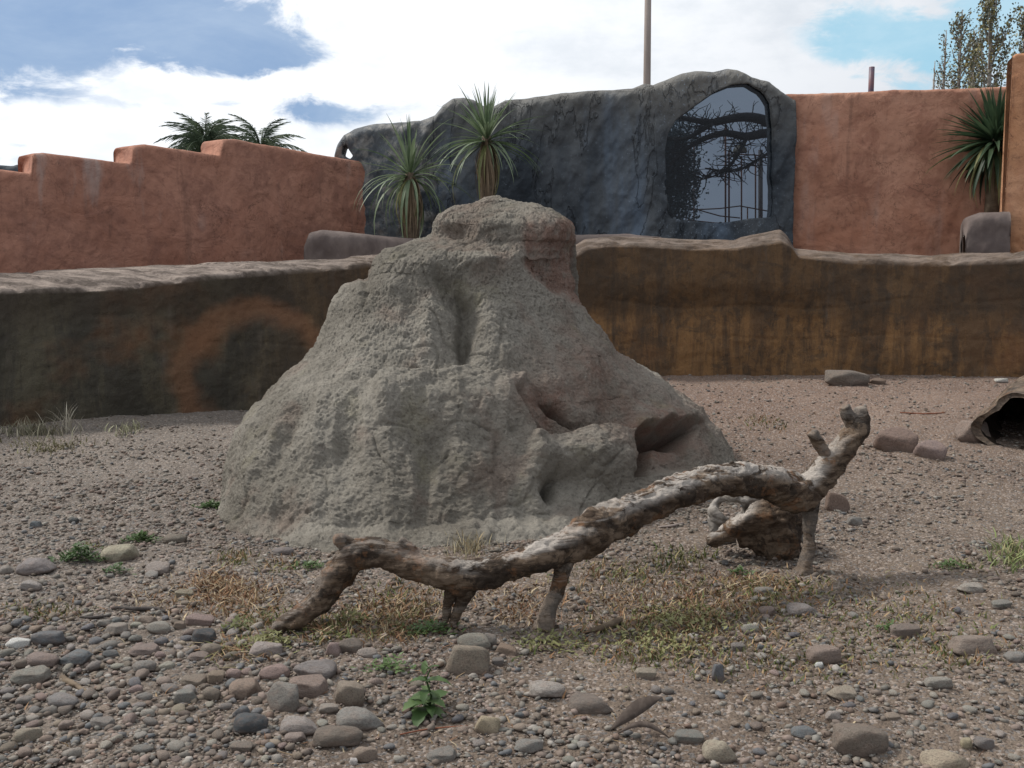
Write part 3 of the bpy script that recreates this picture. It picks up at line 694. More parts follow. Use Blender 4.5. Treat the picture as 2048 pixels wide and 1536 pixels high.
# ------------------------------------------------------------------ wood: fused tubes, remeshed into one skin
def fused(name, limbs, mat, voxel=.009, disp=.012, seed=0, parent=None, bare=None, origin=(0, 0, 0), raw=None):
    parts = []
    for L in limbs:
        q = np.array([[*P(a, b, d), .94*r*d/F] for a, b, d, r in L]); n = max(6, int(np.linalg.norm(np.diff(q[:, :3], axis=0), axis=1).sum()/.02))
        q = resample(q, n); parts.append(tube(q[:, :3], q[:, 3], 18))
        # rounded ends
    if raw: parts += raw
    V, Fc = joinm(parts)
    o = pyobj(name, V, Fc, mat); md = o.modifiers.new('r', 'REMESH'); md.mode = 'VOXEL'; md.voxel_size = voxel
    s2 = o.modifiers.new('s', 'SMOOTH'); s2.iterations = 8; s2.factor = .6
    dg_ = bpy.context.evaluated_depsgraph_get(); ev = o.evaluated_get(dg_); me = bpy.data.meshes.new_from_object(ev)
    o.modifiers.clear(); old = o.data; o.data = me; bpy.data.meshes.remove(old); me.name = name
    n = len(me.vertices); co_ = np.zeros(n*3); me.vertices.foreach_get('co', co_); co_ = co_.reshape(-1, 3)
    no = np.zeros(n*3); me.vertices.foreach_get('normal', no); no = no.reshape(-1, 3)
    st = co_*np.array([.6, 1, 1.2])
    h = disp*.9*fbm(st*7+seed, 3) + disp*.6*fbm(co_*22+seed, 3) + disp*.25*fbm(co_*60, 2) - disp*.6*np.exp(-(pn(st*9+seed+3)/.07)**2)*sstep(-.1, .2, pn(co_*4+seed))
    co2 = co_ + no*h[:, None] - np.array(origin)
    me.vertices.foreach_set('co', co2.ravel()); me.polygons.foreach_set('use_smooth', [True]*len(me.polygons))
    a = me.color_attributes.new('col', 'FLOAT_COLOR', 'POINT')
    ppx, ppy = proj(co_); m_ = np.zeros(n) if bare is None else bare(ppx, ppy, co_, no)
    c4 = np.ones((n, 4), np.float32); c4[:, :3] = m_[:, None]; a.data.foreach_set('color', c4.ravel())
    me.materials.clear(); me.materials.append(mat); me.update()
    if parent: o.parent = parent
    return o
_dk = [G(540, 1272)[1]-.02, G(890, 1252)[1], G(1090, 1252)[1], G(1612, 1142)[1]]
def dlog(px): return float(np.interp(px, [500, 540, 700, 900, 1100, 1300, 1620, 1740], [_dk[0], _dk[0]+.03, _dk[0]+.17, _dk[1], _dk[2], .6*_dk[2]+.4*_dk[3], _dk[3], _dk[3]+.12]))
def LG(pts, dd=0): return [(a, b, dlog(a)+dd, r) for a, b, r in pts]
lo = P(1100, 1250, 3.75); lo[2] = 0
logr = empty('fallen_branch', lo, 'long crooked weathered branch lying across the gravel in front of the mound', 'branch')
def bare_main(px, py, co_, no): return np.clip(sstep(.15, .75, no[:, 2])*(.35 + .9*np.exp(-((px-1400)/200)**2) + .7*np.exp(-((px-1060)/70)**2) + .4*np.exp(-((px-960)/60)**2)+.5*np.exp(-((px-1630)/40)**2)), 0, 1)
fused('trunk', [LG([(518, 1274, 4), (545, 1262, 12), (590, 1240, 24), (640, 1198, 31), (680, 1143, 36), (712, 1108, 35), (760, 1108, 32), (810, 1122, 33), (870, 1143, 36), (920, 1152, 38), (970, 1147, 31), (1020, 1131, 30), (1080, 1112, 31), (1140, 1090, 39), (1190, 1060, 44), (1240, 1032, 43), (1300, 1010, 37), (1360, 982, 38), (1420, 962, 36), (1480, 956, 34), (1540, 966, 41), (1590, 984, 40), (1622, 990, 33)]),
    LG([(900, 1150, 30), (925, 1172, 32), (925, 1190, 20)]), LG([(600, 1240, 16), (560, 1262, 12), (524, 1276, 4)]), LG([(1186, 1030, 20), (1192, 1014, 12)]), LG([(1300, 985, 16), (1330, 966, 12), (1345, 958, 7)]), LG([(1470, 940, 18), (1462, 926, 8)]), LG([(1256, 1060, 18), (1262, 1076, 8)]), LG([(830, 1100, 14), (806, 1085, 12), (796, 1082, 6)]), LG([(1560, 985, 30), (1610, 985, 34), (1640, 958, 31), (1668, 920, 28), (1700, 880, 27), (1716, 848, 25), (1722, 828, 20), (1720, 815, 10)])],
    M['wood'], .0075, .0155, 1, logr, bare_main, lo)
bs = lambda v: (lambda px, py, co_, no: np.full(len(px), v))
for nm, L in (('branch_stub', [(712, 1108, 24), (695, 1090, 20), (684, 1081, 17), (668, 1078, 11)]),
              ('branch_stub', [(905, 1180, 18), (897, 1205, 10), (890, 1240, 7), (888, 1262, 8)]),
              ('branch_stub', [(935, 1175, 22), (922, 1205, 13), (908, 1240, 10), (900, 1262, 11)]),
              ('branch_stub', [(1130, 1120, 22), (1122, 1160, 14), (1112, 1190, 17), (1098, 1215, 15), (1094, 1235, 21), (1084, 1262, 24)]),
              ('branch_stub', [(1618, 1000, 26), (1622, 1035, 17), (1616, 1065, 13), (1621, 1090, 16), (1611, 1125, 15), (1609, 1150, 19)]),
              ('branch_stub', [(1662, 935, 12), (1650, 905, 13), (1636, 884, 13), (1623, 863, 13)]),
              ('branch_stub', [(1708, 862, 14), (1698, 838, 15), (1689, 812, 11)]),
              ('branch_stub', [(785, 1105, 12), (800, 1098, 12), (812, 1102, 7)]),
              ('branch_stub', [(1175, 1040, 16), (1186, 1024, 9)]), ('branch_stub', [(1462, 940, 9), (1465, 922, 4)])):
    fused(nm, [LG(L)], M['wood'], .005, .007, 3+len(nm)+L[0][0], logr, bs(.25), lo)

# gnarled stump behind the branch
so_ = P(1540, 1120, 4.55); so_[2] = 0
st = empty('driftwood_stump', so_, 'gnarled brown stump with a bleached hollow knot, tucked under the high end of the branch', 'stump')
fused('stump_body', [[(1560, 975, 4.62, 26), (1552, 1015, 4.60, 54), (1548, 1055, 4.58, 62), (1553, 1092, 4.56, 54), (1556, 1120, 4.56, 36)],
                     [(1540, 1020, 4.5, 30), (1495, 1045, 4.47, 27), (1450, 1070, 4.46, 18), (1416, 1084, 4.46, 9)], [(1535, 1070, 4.5, 34), (1480, 1080, 4.5, 16)]],
      M['wood'], .008, .016, 40, st, lambda px, py, c_, no: np.clip(sstep(.3, .8, no[:, 2])*sstep(1530, 1480, px)*1.1, 0, 1), so_)
ring = [(1460+34*math.cos(a), 1018+26*math.sin(a), 4.60+.05*math.sin(a*2), 11+3*math.sin(3*a)) for a in np.linspace(0, 2*math.pi, 15)]
fused('hollow_knot', [ring, [(1430, 1030, 4.6, 12), (1425, 1060, 4.58, 14), (1445, 1085, 4.58, 14), (1470, 1075, 4.58, 14)], [(1485, 1000, 4.6, 14), (1520, 990, 4.6, 18)]],
      M['bleach'], .006, .010, 50, st, bs(1.), so_)

fused('root_end', [[(1598, 1020, 4.68, 14), (1612, 1060, 4.68, 12), (1602, 1085, 4.66, 8)]], M['bleach'], .006, .008, 55, st, bs(1.), so_)

# hollow log at the right edge
hl = P(2056, 908, 6.9); hl[2] = float(gh([hl[0]], [hl[1]])[0])
ax = np.array([.55, .83, 0]); ax /= np.linalg.norm(ax); sx = np.array([ax[1], -ax[0], 0])
hroot = empty('hollow_log', hl, 'hollow log lying on the ground with its dark open end showing at the right edge', 'log')
na, nl = 64, 60
def shell(r_of, s0, jag, sgn=1):
    a = np.linspace(0, 2*np.pi, na, endpoint=False); V = np.zeros((na, nl, 3))
    for k in range(nl):
        f = k/(nl-1)
        for j in range(na):
            n_ = .10*math.sin(2*a[j]+1)+.07*math.sin(3*a[j]+2.2)+.05*math.sin(5*a[j]+4)
            rr = r_of*(1+n_)*(1+.1*f)*(1-.97*float(sstep(.86, 1.0, f)))
            st_ = jag*(.5+.5*math.sin(a[j]*1+2.2)) + jag*.4*math.sin(a[j]*4)
            s = st_*(1-f) + f*1.5
            V[j, k] = ax*s + sx*rr*math.cos(a[j])*1.45 + np.array([0, 0, .19+rr*math.sin(a[j])])
    Vf = V.reshape(-1, 3); nn_ = Vf-np.array([0, 0, .19]); nn_ -= np.outer(nn_@ax, ax); nn_ /= np.linalg.norm(nn_, axis=1)[:, None]
    Vf = Vf+nn_*(.03*fbm(Vf*4, 3)+.01*fbm(Vf*20, 2))[:, None]*sgn
    return Vf
Vo = shell(.235, 0, .06); Vi = shell(.198, 0, .06)
Fo = grid_faces(na, nl, True); i0 = np.arange(na)*nl; off = na*nl
rim = np.stack([i0, np.roll(i0, -1), np.roll(i0, -1)+off, i0+off], -1)
npmesh('bark', np.concatenate([Vo, Vi]), np.concatenate([Fo, rim]), M['wood'], hroot, col=np.full((2*na*nl, 3), .12))
npmesh('hollow', Vi*1.0+0, Fo[:, ::-1], M['dark_in'], hroot).location = (0, .004, 0)

# ------------------------------------------------------------------ stones
import bmesh
def ico(sub):
    bm = bmesh.new(); bmesh.ops.create_icosphere(bm, subdivisions=sub, radius=1); V = np.array([v.co[:] for v in bm.verts]); Fc = np.array([[v.index for v in f.verts] for f in bm.faces]); bm.free(); return V, Fc
IV, IF = ico(4); IV2, IF2 = ico(1); IV3, IF3 = ico(2)
def rock_mesh(kind, seed, V0=IV, F0=IF):
    r_ = np.random.RandomState(seed); V = V0.copy()
    if kind == 'round':
        p = 2.3+r_.rand()*.7; s = (np.abs(V)**p).sum(1)**(1/p); V = V/s[:, None]
        V *= (1+.17*pn(V*1.1+seed*3.7)+.06*pn(V*2.6+seed)+.018*pn(V*8+seed))[:, None]
        for q_ in range(3):
            nn = r_.normal(size=3); nn /= np.linalg.norm(nn); dd = V@nn; hh = .62+.2*r_.rand(); V -= np.outer(np.clip(dd-hh, 0, 9)*.85, nn)
    else:
        n = r_.normal(size=(11, 3)); n /= np.linalg.norm(n, axis=1)[:, None]; n = np.concatenate([n, [[0, .1, 1], [0, 0, -1], [.97, .1, .1], [-.95, 0, .25], [.1, -1, .15], [0, 1, .1]]])
        h = .68+.25*r_.rand(len(n)); dt = V@n.T; q = np.where(dt > .05, h[None, :]/np.maximum(dt, .05), 9)
        k = 22.; r = -np.log(np.exp(-k*q).sum(1))/k; V = V*np.clip(r, .4, 1.35)[:, None]
        V *= (1+.05*pn(V*2.2+seed)+.022*pn(V*6+seed))[:, None]
    V = V/np.abs(V).max(0)
    return V
LIB = {k: [npmesh('stone', rock_mesh(k, 10+j), IF, M['stone'], mesh_only=True) for j in range(9)] for k in ('round', 'block')}
LIBC = {k: [npmesh('stone', rock_mesh(k, 40+j, IV3, IF3), IF3, M['stone'], mesh_only=True) for j in range(9)] for k in ('round', 'block')}
COL = dict(grey=(.24, .235, .215), pale=(.36, .34, .30), cream=(.40, .35, .26), tan=(.29, .235, .18), pink=(.31, .235, .205), dark=(.075, .085, .09), blue=(.14, .16, .18),
           brown=(.19, .155, .13), white=(.62, .60, .57), rust=(.24, .155, .12), yellow=(.42, .36, .24))
occ = []
def stone(x0, y0, x1, y1, kind, colr, label, yaw=None, cat='stone', group=None, lib=LIB, name='stone', tilt=0):
    cx = (x0+x1)/2; g0 = G(cx, y1); d = g0[1]; wd = (x1-x0)*d/F
    e = math.atan2(CAMZ-g0[2], d); dep = wd*rnd.uniform(.6, .8); H = (y1-y0)*d/F
    ht = max((H-dep*.75*math.sin(e))/math.cos(e), .34*wd); ht = min(ht, wd*1.6)
    o = bpy.data.objects.new(name, rnd.choice(lib[kind])); C.objects.link(o)
    c = g0 + np.array([g0[0]/d*dep*.45, dep*.45, 0])
    o.location = (c[0], c[1], float(gh([c[0]], [c[1]])[0]) + ht*.24)
    o.scale = (wd*.5, dep*.5, ht*.66); yw = rnd.uniform(-.25, .25) if yaw is None else R(yaw)
    o.rotation_euler = (rnd.uniform(-.08, .08), R(tilt)+rnd.uniform(-.06, .06), yw)
    k = rnd.uniform(.88, 1.1); cc_ = tuple(.74*a_+.26*b_ for a_, b_ in zip(COL[colr], (.215, .19, .165))) if colr not in ('white', 'dark') else COL[colr]; o.color = tuple(v*k*rnd.uniform(.96, 1.04) for v in cc_)+(1,)
    occ.append((c[0], c[1], wd*.5))
    return tag(o, label, cat, group)
ST = [
(203,1080,283,1123,'round','cream','big cream boulder-like cobble with a rounded top, right of the green weed clump'),
(33,1116,119,1149,'round','grey','long grey rounded cobble near the left edge, left of the green weed clump'),
(0,1126,30,1147,'round','pale','small pale cobble cut by the left edge beside the long grey cobble'),
(39,1158,86,1180,'block','pale','light grey flat-sided stone below the long grey cobble at the left'),
(326,1063,377,1087,'round','brown','oval brownish cobble right of the small green weeds at the mound foot'),
(289,1129,350,1149,'round','pale','flat pale oval cobble right of the big cream cobble'),
(289,1146,322,1155,'round','pale','thin pale sliver of stone just under the flat pale oval cobble'),
(137,1032,160,1047,'round','dark','small charcoal stone alone on the gravel above the big cream cobble'),
(59,1038,84,1055,'block','blue','small blue grey stone near the left edge below the wall'),
(350,1174,391,1196,'round','tan','half buried beige stone in the dry brown growth left of the branch'),
(493,983,508,997,'round','white','bright white pebble at the left foot of the mound'),
(455,1008,482,1022,'round','grey','small grey stone just left of the mound foot under the white pebble'),
(381,1249,434,1290,'round','dark','charcoal egg-shaped cobble standing up among the pale cobbles'),
(371,1226,436,1252,'round','pink','pinkish white cobble directly behind the charcoal egg-shaped cobble'),
(293,1241,346,1266,'round','pale','pale domed cobble two stones left of the charcoal egg-shaped cobble'),
(346,1238,372,1258,'round','tan','small tan cobble squeezed between the domed cobble and the pinkish white one'),
(273,1230,314,1247,'block','tan','low tan stone behind the pale domed cobble'),
(207,1246,266,1269,'block','pale','pale angular stone left of the domed cobble, with a tilted flat top'),
(191,1236,225,1253,'block','grey','small square grey stone behind the pale angular stone'),
(12,1272,62,1298,'round','white','milky white quartz cobble near the left edge'),
(62,1264,137,1293,'block','blue','dark grey oblong stone right of the milky quartz cobble'),
(117,1297,188,1331,'round','blue','dark blue grey cobble with a smooth broad top in the left cobble bed'),
(51,1317,123,1336,'round','pink','long flat pinkish beige cobble left of the dark blue grey cobble'),
(29,1314,64,1334,'round','brown','small brown cobble at the left end of the long pinkish beige one'),
(256,1294,320,1313,'round','pink','long low pinkish cobble in the middle of the cobble bed'),
(266,1314,316,1345,'round','grey','round grey cobble in front of the long low pinkish one'),
(316,1320,352,1340,'round','pale','small pale cobble touching the right side of the round grey one'),
(205,1297,240,1316,'round','blue','small bluish cobble left of the long low pinkish one'),
(375,1301,420,1322,'round','pink','speckled pinkish cobble below the charcoal egg-shaped cobble'),
(400,1280,447,1312,'round','tan','tan grey cobble partly under the charcoal egg-shaped cobble'),
(498,1273,568,1313,'block','pale','pale split slab lying at the lower end of the branch'),
(359,1342,416,1372,'round','tan','beige cobble behind the angular grey piece left of the big cobble cluster'),
(344,1366,402,1407,'block','grey','angular grey piece with a pointed top in front of the beige cobble'),
(404,1368,445,1400,'round','brown','brownish cobble right of the angular grey piece'),
(416,1334,453,1366,'round','tan','dull tan cobble behind the brownish one'),
(451,1332,486,1358,'round','pink','pink cobble behind the large tan cobble'),
(457,1345,529,1396,'round','tan','large tan cobble with a domed top at the left of the big cluster'),
(517,1338,584,1359,'round','pink','flat pinkish stone behind the large tan cobble'),
(570,1339,658,1394,'round','pink','large pinkish grey boulder at the back of the big cluster'),
(530,1356,613,1421,'round','grey','largest grey boulder at the front of the big cluster, wedge shaped'),
(465,1416,541,1469,'round','dark','smooth charcoal oval cobble below the big cluster'),
(465,1408,502,1436,'round','blue','small dark cobble behind the smooth charcoal oval one'),
(556,1432,645,1470,'round','pale','beige grey oval cobble right of the smooth charcoal one'),
(568,1466,616,1485,'round','pink','small pinkish cobble touching the front of the beige grey oval one'),
(520,1455,543,1470,'round','blue','tiny bluish pebble between the charcoal cobble and the beige grey one'),
(25,1448,86,1487,'round','tan','half buried tan rock near the bottom left corner'),
(176,1430,232,1456,'round','grey','flat grey cobble right of the half buried tan rock'),
(459,1479,512,1505,'round','brown','brown cobble near the bottom edge below the charcoal oval'),
(20,1342,102,1368,'round','grey','long grey brown cobble left of the brown stick'),
(94,1396,164,1415,'round','grey','thin grey stone lying flat below the brown stick'),
(586,1311,676,1360,'block','grey','squared grey block right behind the big cluster'),
(650,1278,686,1311,'block','pink','upright pinkish stone at the foot of the branch'),
(672,1269,726,1306,'block','brown','dull brown rock right of the upright pinkish stone'),
(713,1290,760,1316,'round','pale','light grey stone right of the dull brown rock'),
(668,1355,733,1413,'block','tan','tan wedge-shaped stone right of the big cluster'),
(636,1405,679,1427,'block','pale','light grey flat piece left below the tan wedge'),
(668,1426,774,1460,'round','grey','long grey stone with a round back below the tan wedge'),
(622,1469,733,1499,'round','brown','broad low grey brown stone near the bottom edge'),
(702,1487,758,1524,'round','tan','tan cobble at the right end of the broad low stone'),
(699,1512,717,1531,'round','white','small white pebble at the bottom edge'),
(889,1278,983,1349,'block','tan','rough reddish tan lump of conglomerate right of the leafy weed'),
(912,1260,987,1298,'round','grey','smooth grey stone resting behind the reddish tan lump'),
(962,1263,998,1291,'round','grey','round grey cobble at the right shoulder of the reddish tan lump'),
(988,1285,1038,1310,'block','rust','thin reddish plate of stone right of the reddish tan lump'),
(982,1310,1010,1332,'round','grey','small round grey pebble under the thin reddish plate'),
(783,1326,815,1348,'round','tan','small dull cobble above the leafy weed'),
(946,1425,1005,1468,'block','yellow','yellowish stone below the leafy weed'),
(849,1493,915,1525,'round','grey','grey cobble at the bottom edge left of the middle'),
(1267,1330,1317,1359,'round','cream','pale cream cobble alone at the front edge of the short grass'),
(1421,1321,1450,1360,'block','blue','upright slate grey stone in the short grass'),
(1054,1374,1133,1399,'round','pale','long pale stone half sunk in gravel, right of the leafy weed'),
(1133,1387,1228,1427,'round','brown','broad brown grey stone sunk in gravel behind the curled leaf'),
(1025,1482,1090,1508,'round','grey','flat grey stone near the bottom edge in the middle'),
(1346,1460,1412,1488,'round','grey','low grey stone left of the cream double-humped stone'),
(1401,1469,1475,1524,'round','cream','cream stone with two humps near the bottom edge'),
(1580,1448,1634,1477,'round','blue','dark grey cobble left of the big dull rock'),
(1657,1439,1774,1515,'block','brown','big dull brown rock sunk in gravel at the bottom right'),
(1833,1493,1938,1545,'round','cream','smooth cream boulder cut by the bottom edge at the right'),
(1920,1470,1947,1499,'round','yellow','small yellowish pebble right of the smooth cream boulder'),
(1944,1470,1989,1501,'round','grey','grey cobble right of the small yellowish pebble'),
(1649,1367,1717,1402,'round','cream','pale tan cobble behind the big dull brown rock'),
(1648,1417,1684,1441,'block','pale','small whitish stone on top edge of the big dull rock'),
(1767,1421,1802,1443,'round','tan','small tan cobble right behind the big dull rock'),
(1611,1281,1683,1332,'block','pink','faceted pink rock in the grass on the right'),
(1629,1320,1650,1338,'round','white','small whitish pebble at the front of the faceted pink rock'),
(1774,1249,1844,1276,'round','brown','low brown stone right of the faceted pink rock'),
(1894,1265,1987,1308,'block','pink','long orange pink rock near the right edge'),
(2007,1297,2055,1326,'round','grey','grey stone at the right edge beside the orange pink rock'),
(1912,1165,1967,1187,'round','pale','pale domed stone below the patch of green grass at the right edge'),
(1981,1197,2024,1218,'round','grey','flat grey stone below the pale domed one'),
(1571,1208,1634,1231,'round','grey','long grey stone right of the foot of the branch'),
(1516,1208,1555,1231,'round','pink','pinkish stone left of the long grey one by the branch foot'),
(1482,1244,1520,1263,'round','pale','pale pebble below the pinkish stone'),
(1459,1280,1493,1302,'round','grey','grey pebble below the pale one in the short grass'),
(1424,1268,1452,1285,'round','pink','small pink pebble left of the grey one in the short grass'),
(1507,1172,1548,1189,'round','grey','low grey stone in front of the stump'),
(1847,1348,1906,1379,'block','pale','whitish broken slab lying in the gravel on the right'),
(1691,1028,1727,1051,'block','grey','grey angular stone alone on bare soil right of the stump'),
(1646,975,1697,1021,'block','rust','reddish slab leaning behind the fork of the branch'),
(1749,847,1832,904,'block','rust','flat-topped reddish stone slab right of the raised end of the branch'),
(1829,874,1890,918,'block','pink','pink squared block touching the right end of the reddish slab'),
(1905,835,1984,885,'block','pink','slanting pinkish rock leaning on the hollow log'),
(1645,744,1735,772,'block','brown','low brown rock at the foot of the back wall on the right'),
(1738,754,1770,769,'block','rust','small rusty stone right of the low brown rock at the wall foot'),
(1988,756,2014,765,'block','white','small white flake near the foot of the back wall at the right edge'),
(1136,1015,1160,1036,'block','pale','pale grey chip propped up behind the middle of the branch'),
(546,1098,590,1110,'round','grey','thin grey stone left of the knob end of the branch'),
]
for s_ in ST: stone(*s_, group='stones lying on the enclosure floor', name='cobble' if s_[4] == 'round' else 'stone')
# countless look-alike cobbles of the bed
zones = [(0, 520, 1235, 1420, 105, 'in the cobble bed at the left'), (0, 620, 1400, 1530, 50, 'in the gravel at the bottom left corner'), (560, 1000, 1300, 1500, 30, 'round the leafy weed'), (1000, 2048, 1380, 1530, 55, 'in the gravel at the bottom right'), (1500, 2048, 1180, 1380, 32, 'in the grassy gravel on the right'), (0, 420, 1010, 1230, 22, 'near the left edge behind the cobble bed')]
for x0, x1, y0, y1, n, where in zones:
    done = tries = 0
    while done < n and tries < 2000:
        tries += 1
        x = rnd.uniform(x0, x1); y = rnd.uniform(y0, y1); wpx = rnd.uniform(17, 34)*((y/1350)**1.5)*(1.15 if x < 520 and y > 1230 else .85); g0 = G(x, y); rr = wpx*.5*g0[1]/F
        if any((g0[0]-a)**2 + (g0[1]+rr*.5-b)**2 < (rr*.8+c*.8)**2 for a, b, c in occ): continue
        kd = rnd.choice(['round', 'round', 'block']); cl = rnd.choice(['grey', 'grey', 'pale', 'tan', 'pink', 'pink', 'brown', 'blue', 'pale'])
        stone(x-wpx/2, y-wpx*rnd.uniform(.45, .65), x+wpx/2, y, kd, cl, 'small %s %s loose cobble %s' % ({'round': 'rounded', 'block': 'angular'}[kd], {'grey': 'grey', 'pale': 'pale grey', 'tan': 'tan', 'pink': 'pinkish', 'brown': 'brown', 'blue': 'dark slate'}[cl], where), group='small loose cobbles '+where, lib=LIBC, name='small_cobble', yaw=rnd.uniform(0, 180)); done += 1

# gravel
def scatter(n, ymin, ymax, smin, smax, seed, dens=None):
    r_ = np.random.RandomState(seed)
    y = ymin*np.exp(r_.rand(n)*math.log(ymax/ymin)); x = (r_.rand(n)*2-1)*(.55*y+.15)
    if dens is not None:
        k = r_.rand(n) < dens(x, y); x, y = x[k], y[k]
    n = len(x); s = smin*(smax/smin)**(r_.rand(n)**2.3); return x, y, s, n
def gravel(name, n, ymin, ymax, smin, smax, seed, tmpl, dens=None, grow=0., colset=None):
    x, y, s, n = scatter(n, ymin, ymax, smin, smax, seed, dens); s = s*(1+grow*np.maximum(y-3, 0))
    r_ = np.random.RandomState(seed+1); TV, TF = tmpl
    nv = len(TV); Vall = np.zeros((n, nv, 3))
    shp = [rock_mesh('round' if q % 3 else 'block', q+200, TV, TF) for q in range(24)]; pick = r_.randint(0, 24, n)
    ang = r_.rand(n)*6.28; sx_ = s*(.7+.6*r_.rand(n)); sy_ = s*(.6+.4*r_.rand(n)); sz_ = s*(.35+.35*r_.rand(n))
    tl_ = r_.normal(size=n)*.25
    B_ = np.array(shp)[pick]*np.stack([sx_, sy_, sz_], -1)[:, None, :]*.5
    xx = B_[:, :, 0]*np.cos(tl_)[:, None]-B_[:, :, 2]*np.sin(tl_)[:, None]; zz_ = B_[:, :, 0]*np.sin(tl_)[:, None]+B_[:, :, 2]*np.cos(tl_)[:, None]
    Vall[:, :, 0] = xx*np.cos(ang)[:, None]-B_[:, :, 1]*np.sin(ang)[:, None]+x[:, None]
    Vall[:, :, 1] = xx*np.sin(ang)[:, None]+B_[:, :, 1]*np.cos(ang)[:, None]+y[:, None]
    Vall[:, :, 2] = zz_ + (gh(x, y)+sz_*.16)[:, None]
    Fa = (TF[None]+(np.arange(n)*nv)[:, None, None]).reshape(-1, 3)
    pal = np.array(colset or [COL['grey'], COL['pale'], COL['tan'], COL['pink'], COL['pink'], COL['brown'], COL['rust'], COL['grey'], COL['brown'], COL['blue'], (.45, .42, .38), (.30, .22, .18), (.24, .19, .16)])
    c = pal[r_.randint(0, len(pal), n)]*(.60+.45*r_.rand(n))[:, None]; dm = .25+.35*r_.rand(n)[:, None]; c = c*(1-dm)+dm*np.array([.145, .120, .098])
    o = npmesh(name, Vall.reshape(-1, 3), Fa, M['gravel'], col=np.repeat(c, nv, 0)); return tag(o, kind='stuff')
def patch(x, y):
    p = np.stack([x, y, 0*x], -1); a = sstep(-.45, .25, pn(p*1.3+40)+.3*pn(p*4)); return .12+.88*a
def dn_near(x, y): return np.clip(patch(x, y)*(1-.35*sstep(-.15, .15, x/y))*(1.15-.10*(y-2.4)) + .35*sstep(-.6, -1.6, x/np.maximum(y, 1)*3), .08, 1)
g1_ = gravel('gravel', 52000, 2.1, 7.2, .0065, .034, 77, (IV2, IF2[:, :]), dn_near, .06)
g1_['label'] = 'coarse grey, pink and beige gravel covering the floor'
g2_ = gravel('fine_gravel', 12000, 4.5, 10.4, .010, .030, 99, ico(1), lambda x, y: np.where(np.hypot(x-.05, (y-6.7)) < 1.3, 0, patch(x, y)), .05)
g2_['label'] = 'sparse small pebbles on the bare soil towards the walls'
cr_ = gravel('clay_crumbs', 36000, 4.2, 8.0, .006, .034, 131, ico(1), lambda x, y: np.exp(-(((np.sqrt(((x+.12)/1.62)**2+((y-6.65)/1.80)**2))-1.02)/.10)**2), 0., [(.24, .215, .18), (.29, .262, .222), (.20, .178, .148)])
cr_['label'] = 'grey clay crumbs fallen round the foot of the mound'
# ------------------------------------------------------------------ grass, dry stalks and weeds
def blades(name, regions, label, seed=1):
    r_ = np.random.RandomState(seed); Vs_ = []; Fs_ = []; Cs_ = []; off = 0
    for px, py, rx, ry, n, hmin, hmax, cols, lean in regions:
        for _ in range(n):
            a = px+r_.normal()*rx*.6; b = py+r_.normal()*ry*.6
            if b < 770 or b > 1600: continue
            r3 = ray(a, b); s_ = -CAMZ/r3[2]; x, y = r3[0]*s_, r3[1]*s_; z = 0
            Vs_.append((x, y, r_.uniform(hmin, hmax), lean)); Cs_.append(cols[r_.randint(len(cols))])
    Q = np.array(Vs_); n = len(Q)
    x, y = Q[:, 0], Q[:, 1]; zg = gh(x, y)
    # shift along the line of sight so the foot sits on the real ground
    k = (CAMZ-zg)/CAMZ; x = x*k; y = y*k; zg = gh(x, y)
    h = Q[:, 2]; az_ = r_.rand(n)*6.28; ln = Q[:, 3]*(.4+1.2*r_.rand(n)); wv = .0016+.0016*r_.rand(n)*(1+y/4); wa = r_.rand(n)*6.28
    V = np.zeros((n, 7, 3)); 
    for q, (f, ww) in enumerate(((0, 1), (.4, .85), (.75, .55))):
        bx_ = x+np.cos(az_)*ln*h*f*f; by_ = y+np.sin(az_)*ln*h*f*f; bz = zg-.004+h*f*(1-.35*f*np.clip(ln, 0, 1.5))
        for e_, sg in ((0, -1), (1, 1)):
            V[:, q*2+e_, 0] = bx_+sg*np.cos(wa)*wv*ww; V[:, q*2+e_, 1] = by_+sg*np.sin(wa)*wv*ww; V[:, q*2+e_, 2] = bz
    V[:, 6, 0] = x+np.cos(az_)*ln*h; V[:, 6, 1] = y+np.sin(az_)*ln*h; V[:, 6, 2] = zg+h*(1-.35*np.clip(ln, 0, 1.5))
    T_ = np.array([(0, 1, 3), (0, 3, 2), (2, 3, 5), (2, 5, 4), (4, 5, 6)])
    Fa = (T_[None]+(np.arange(n)*7)[:, None, None]).reshape(-1, 3)
    c = np.array(Cs_)*(.7+.6*r_.rand(n))[:, None]
    o = npmesh(name, V.reshape(-1, 3), Fa, M['plant'], col=np.repeat(c, 7, 0)); return tag(o, label, kind='stuff')
GR = [(.10, .125, .040), (.14, .15, .055), (.20, .17, .08)]; DR = [(.30, .21, .12), (.24, .135, .07), (.36, .29, .19), (.17, .09, .05)]; MX = GR+DR[:2]
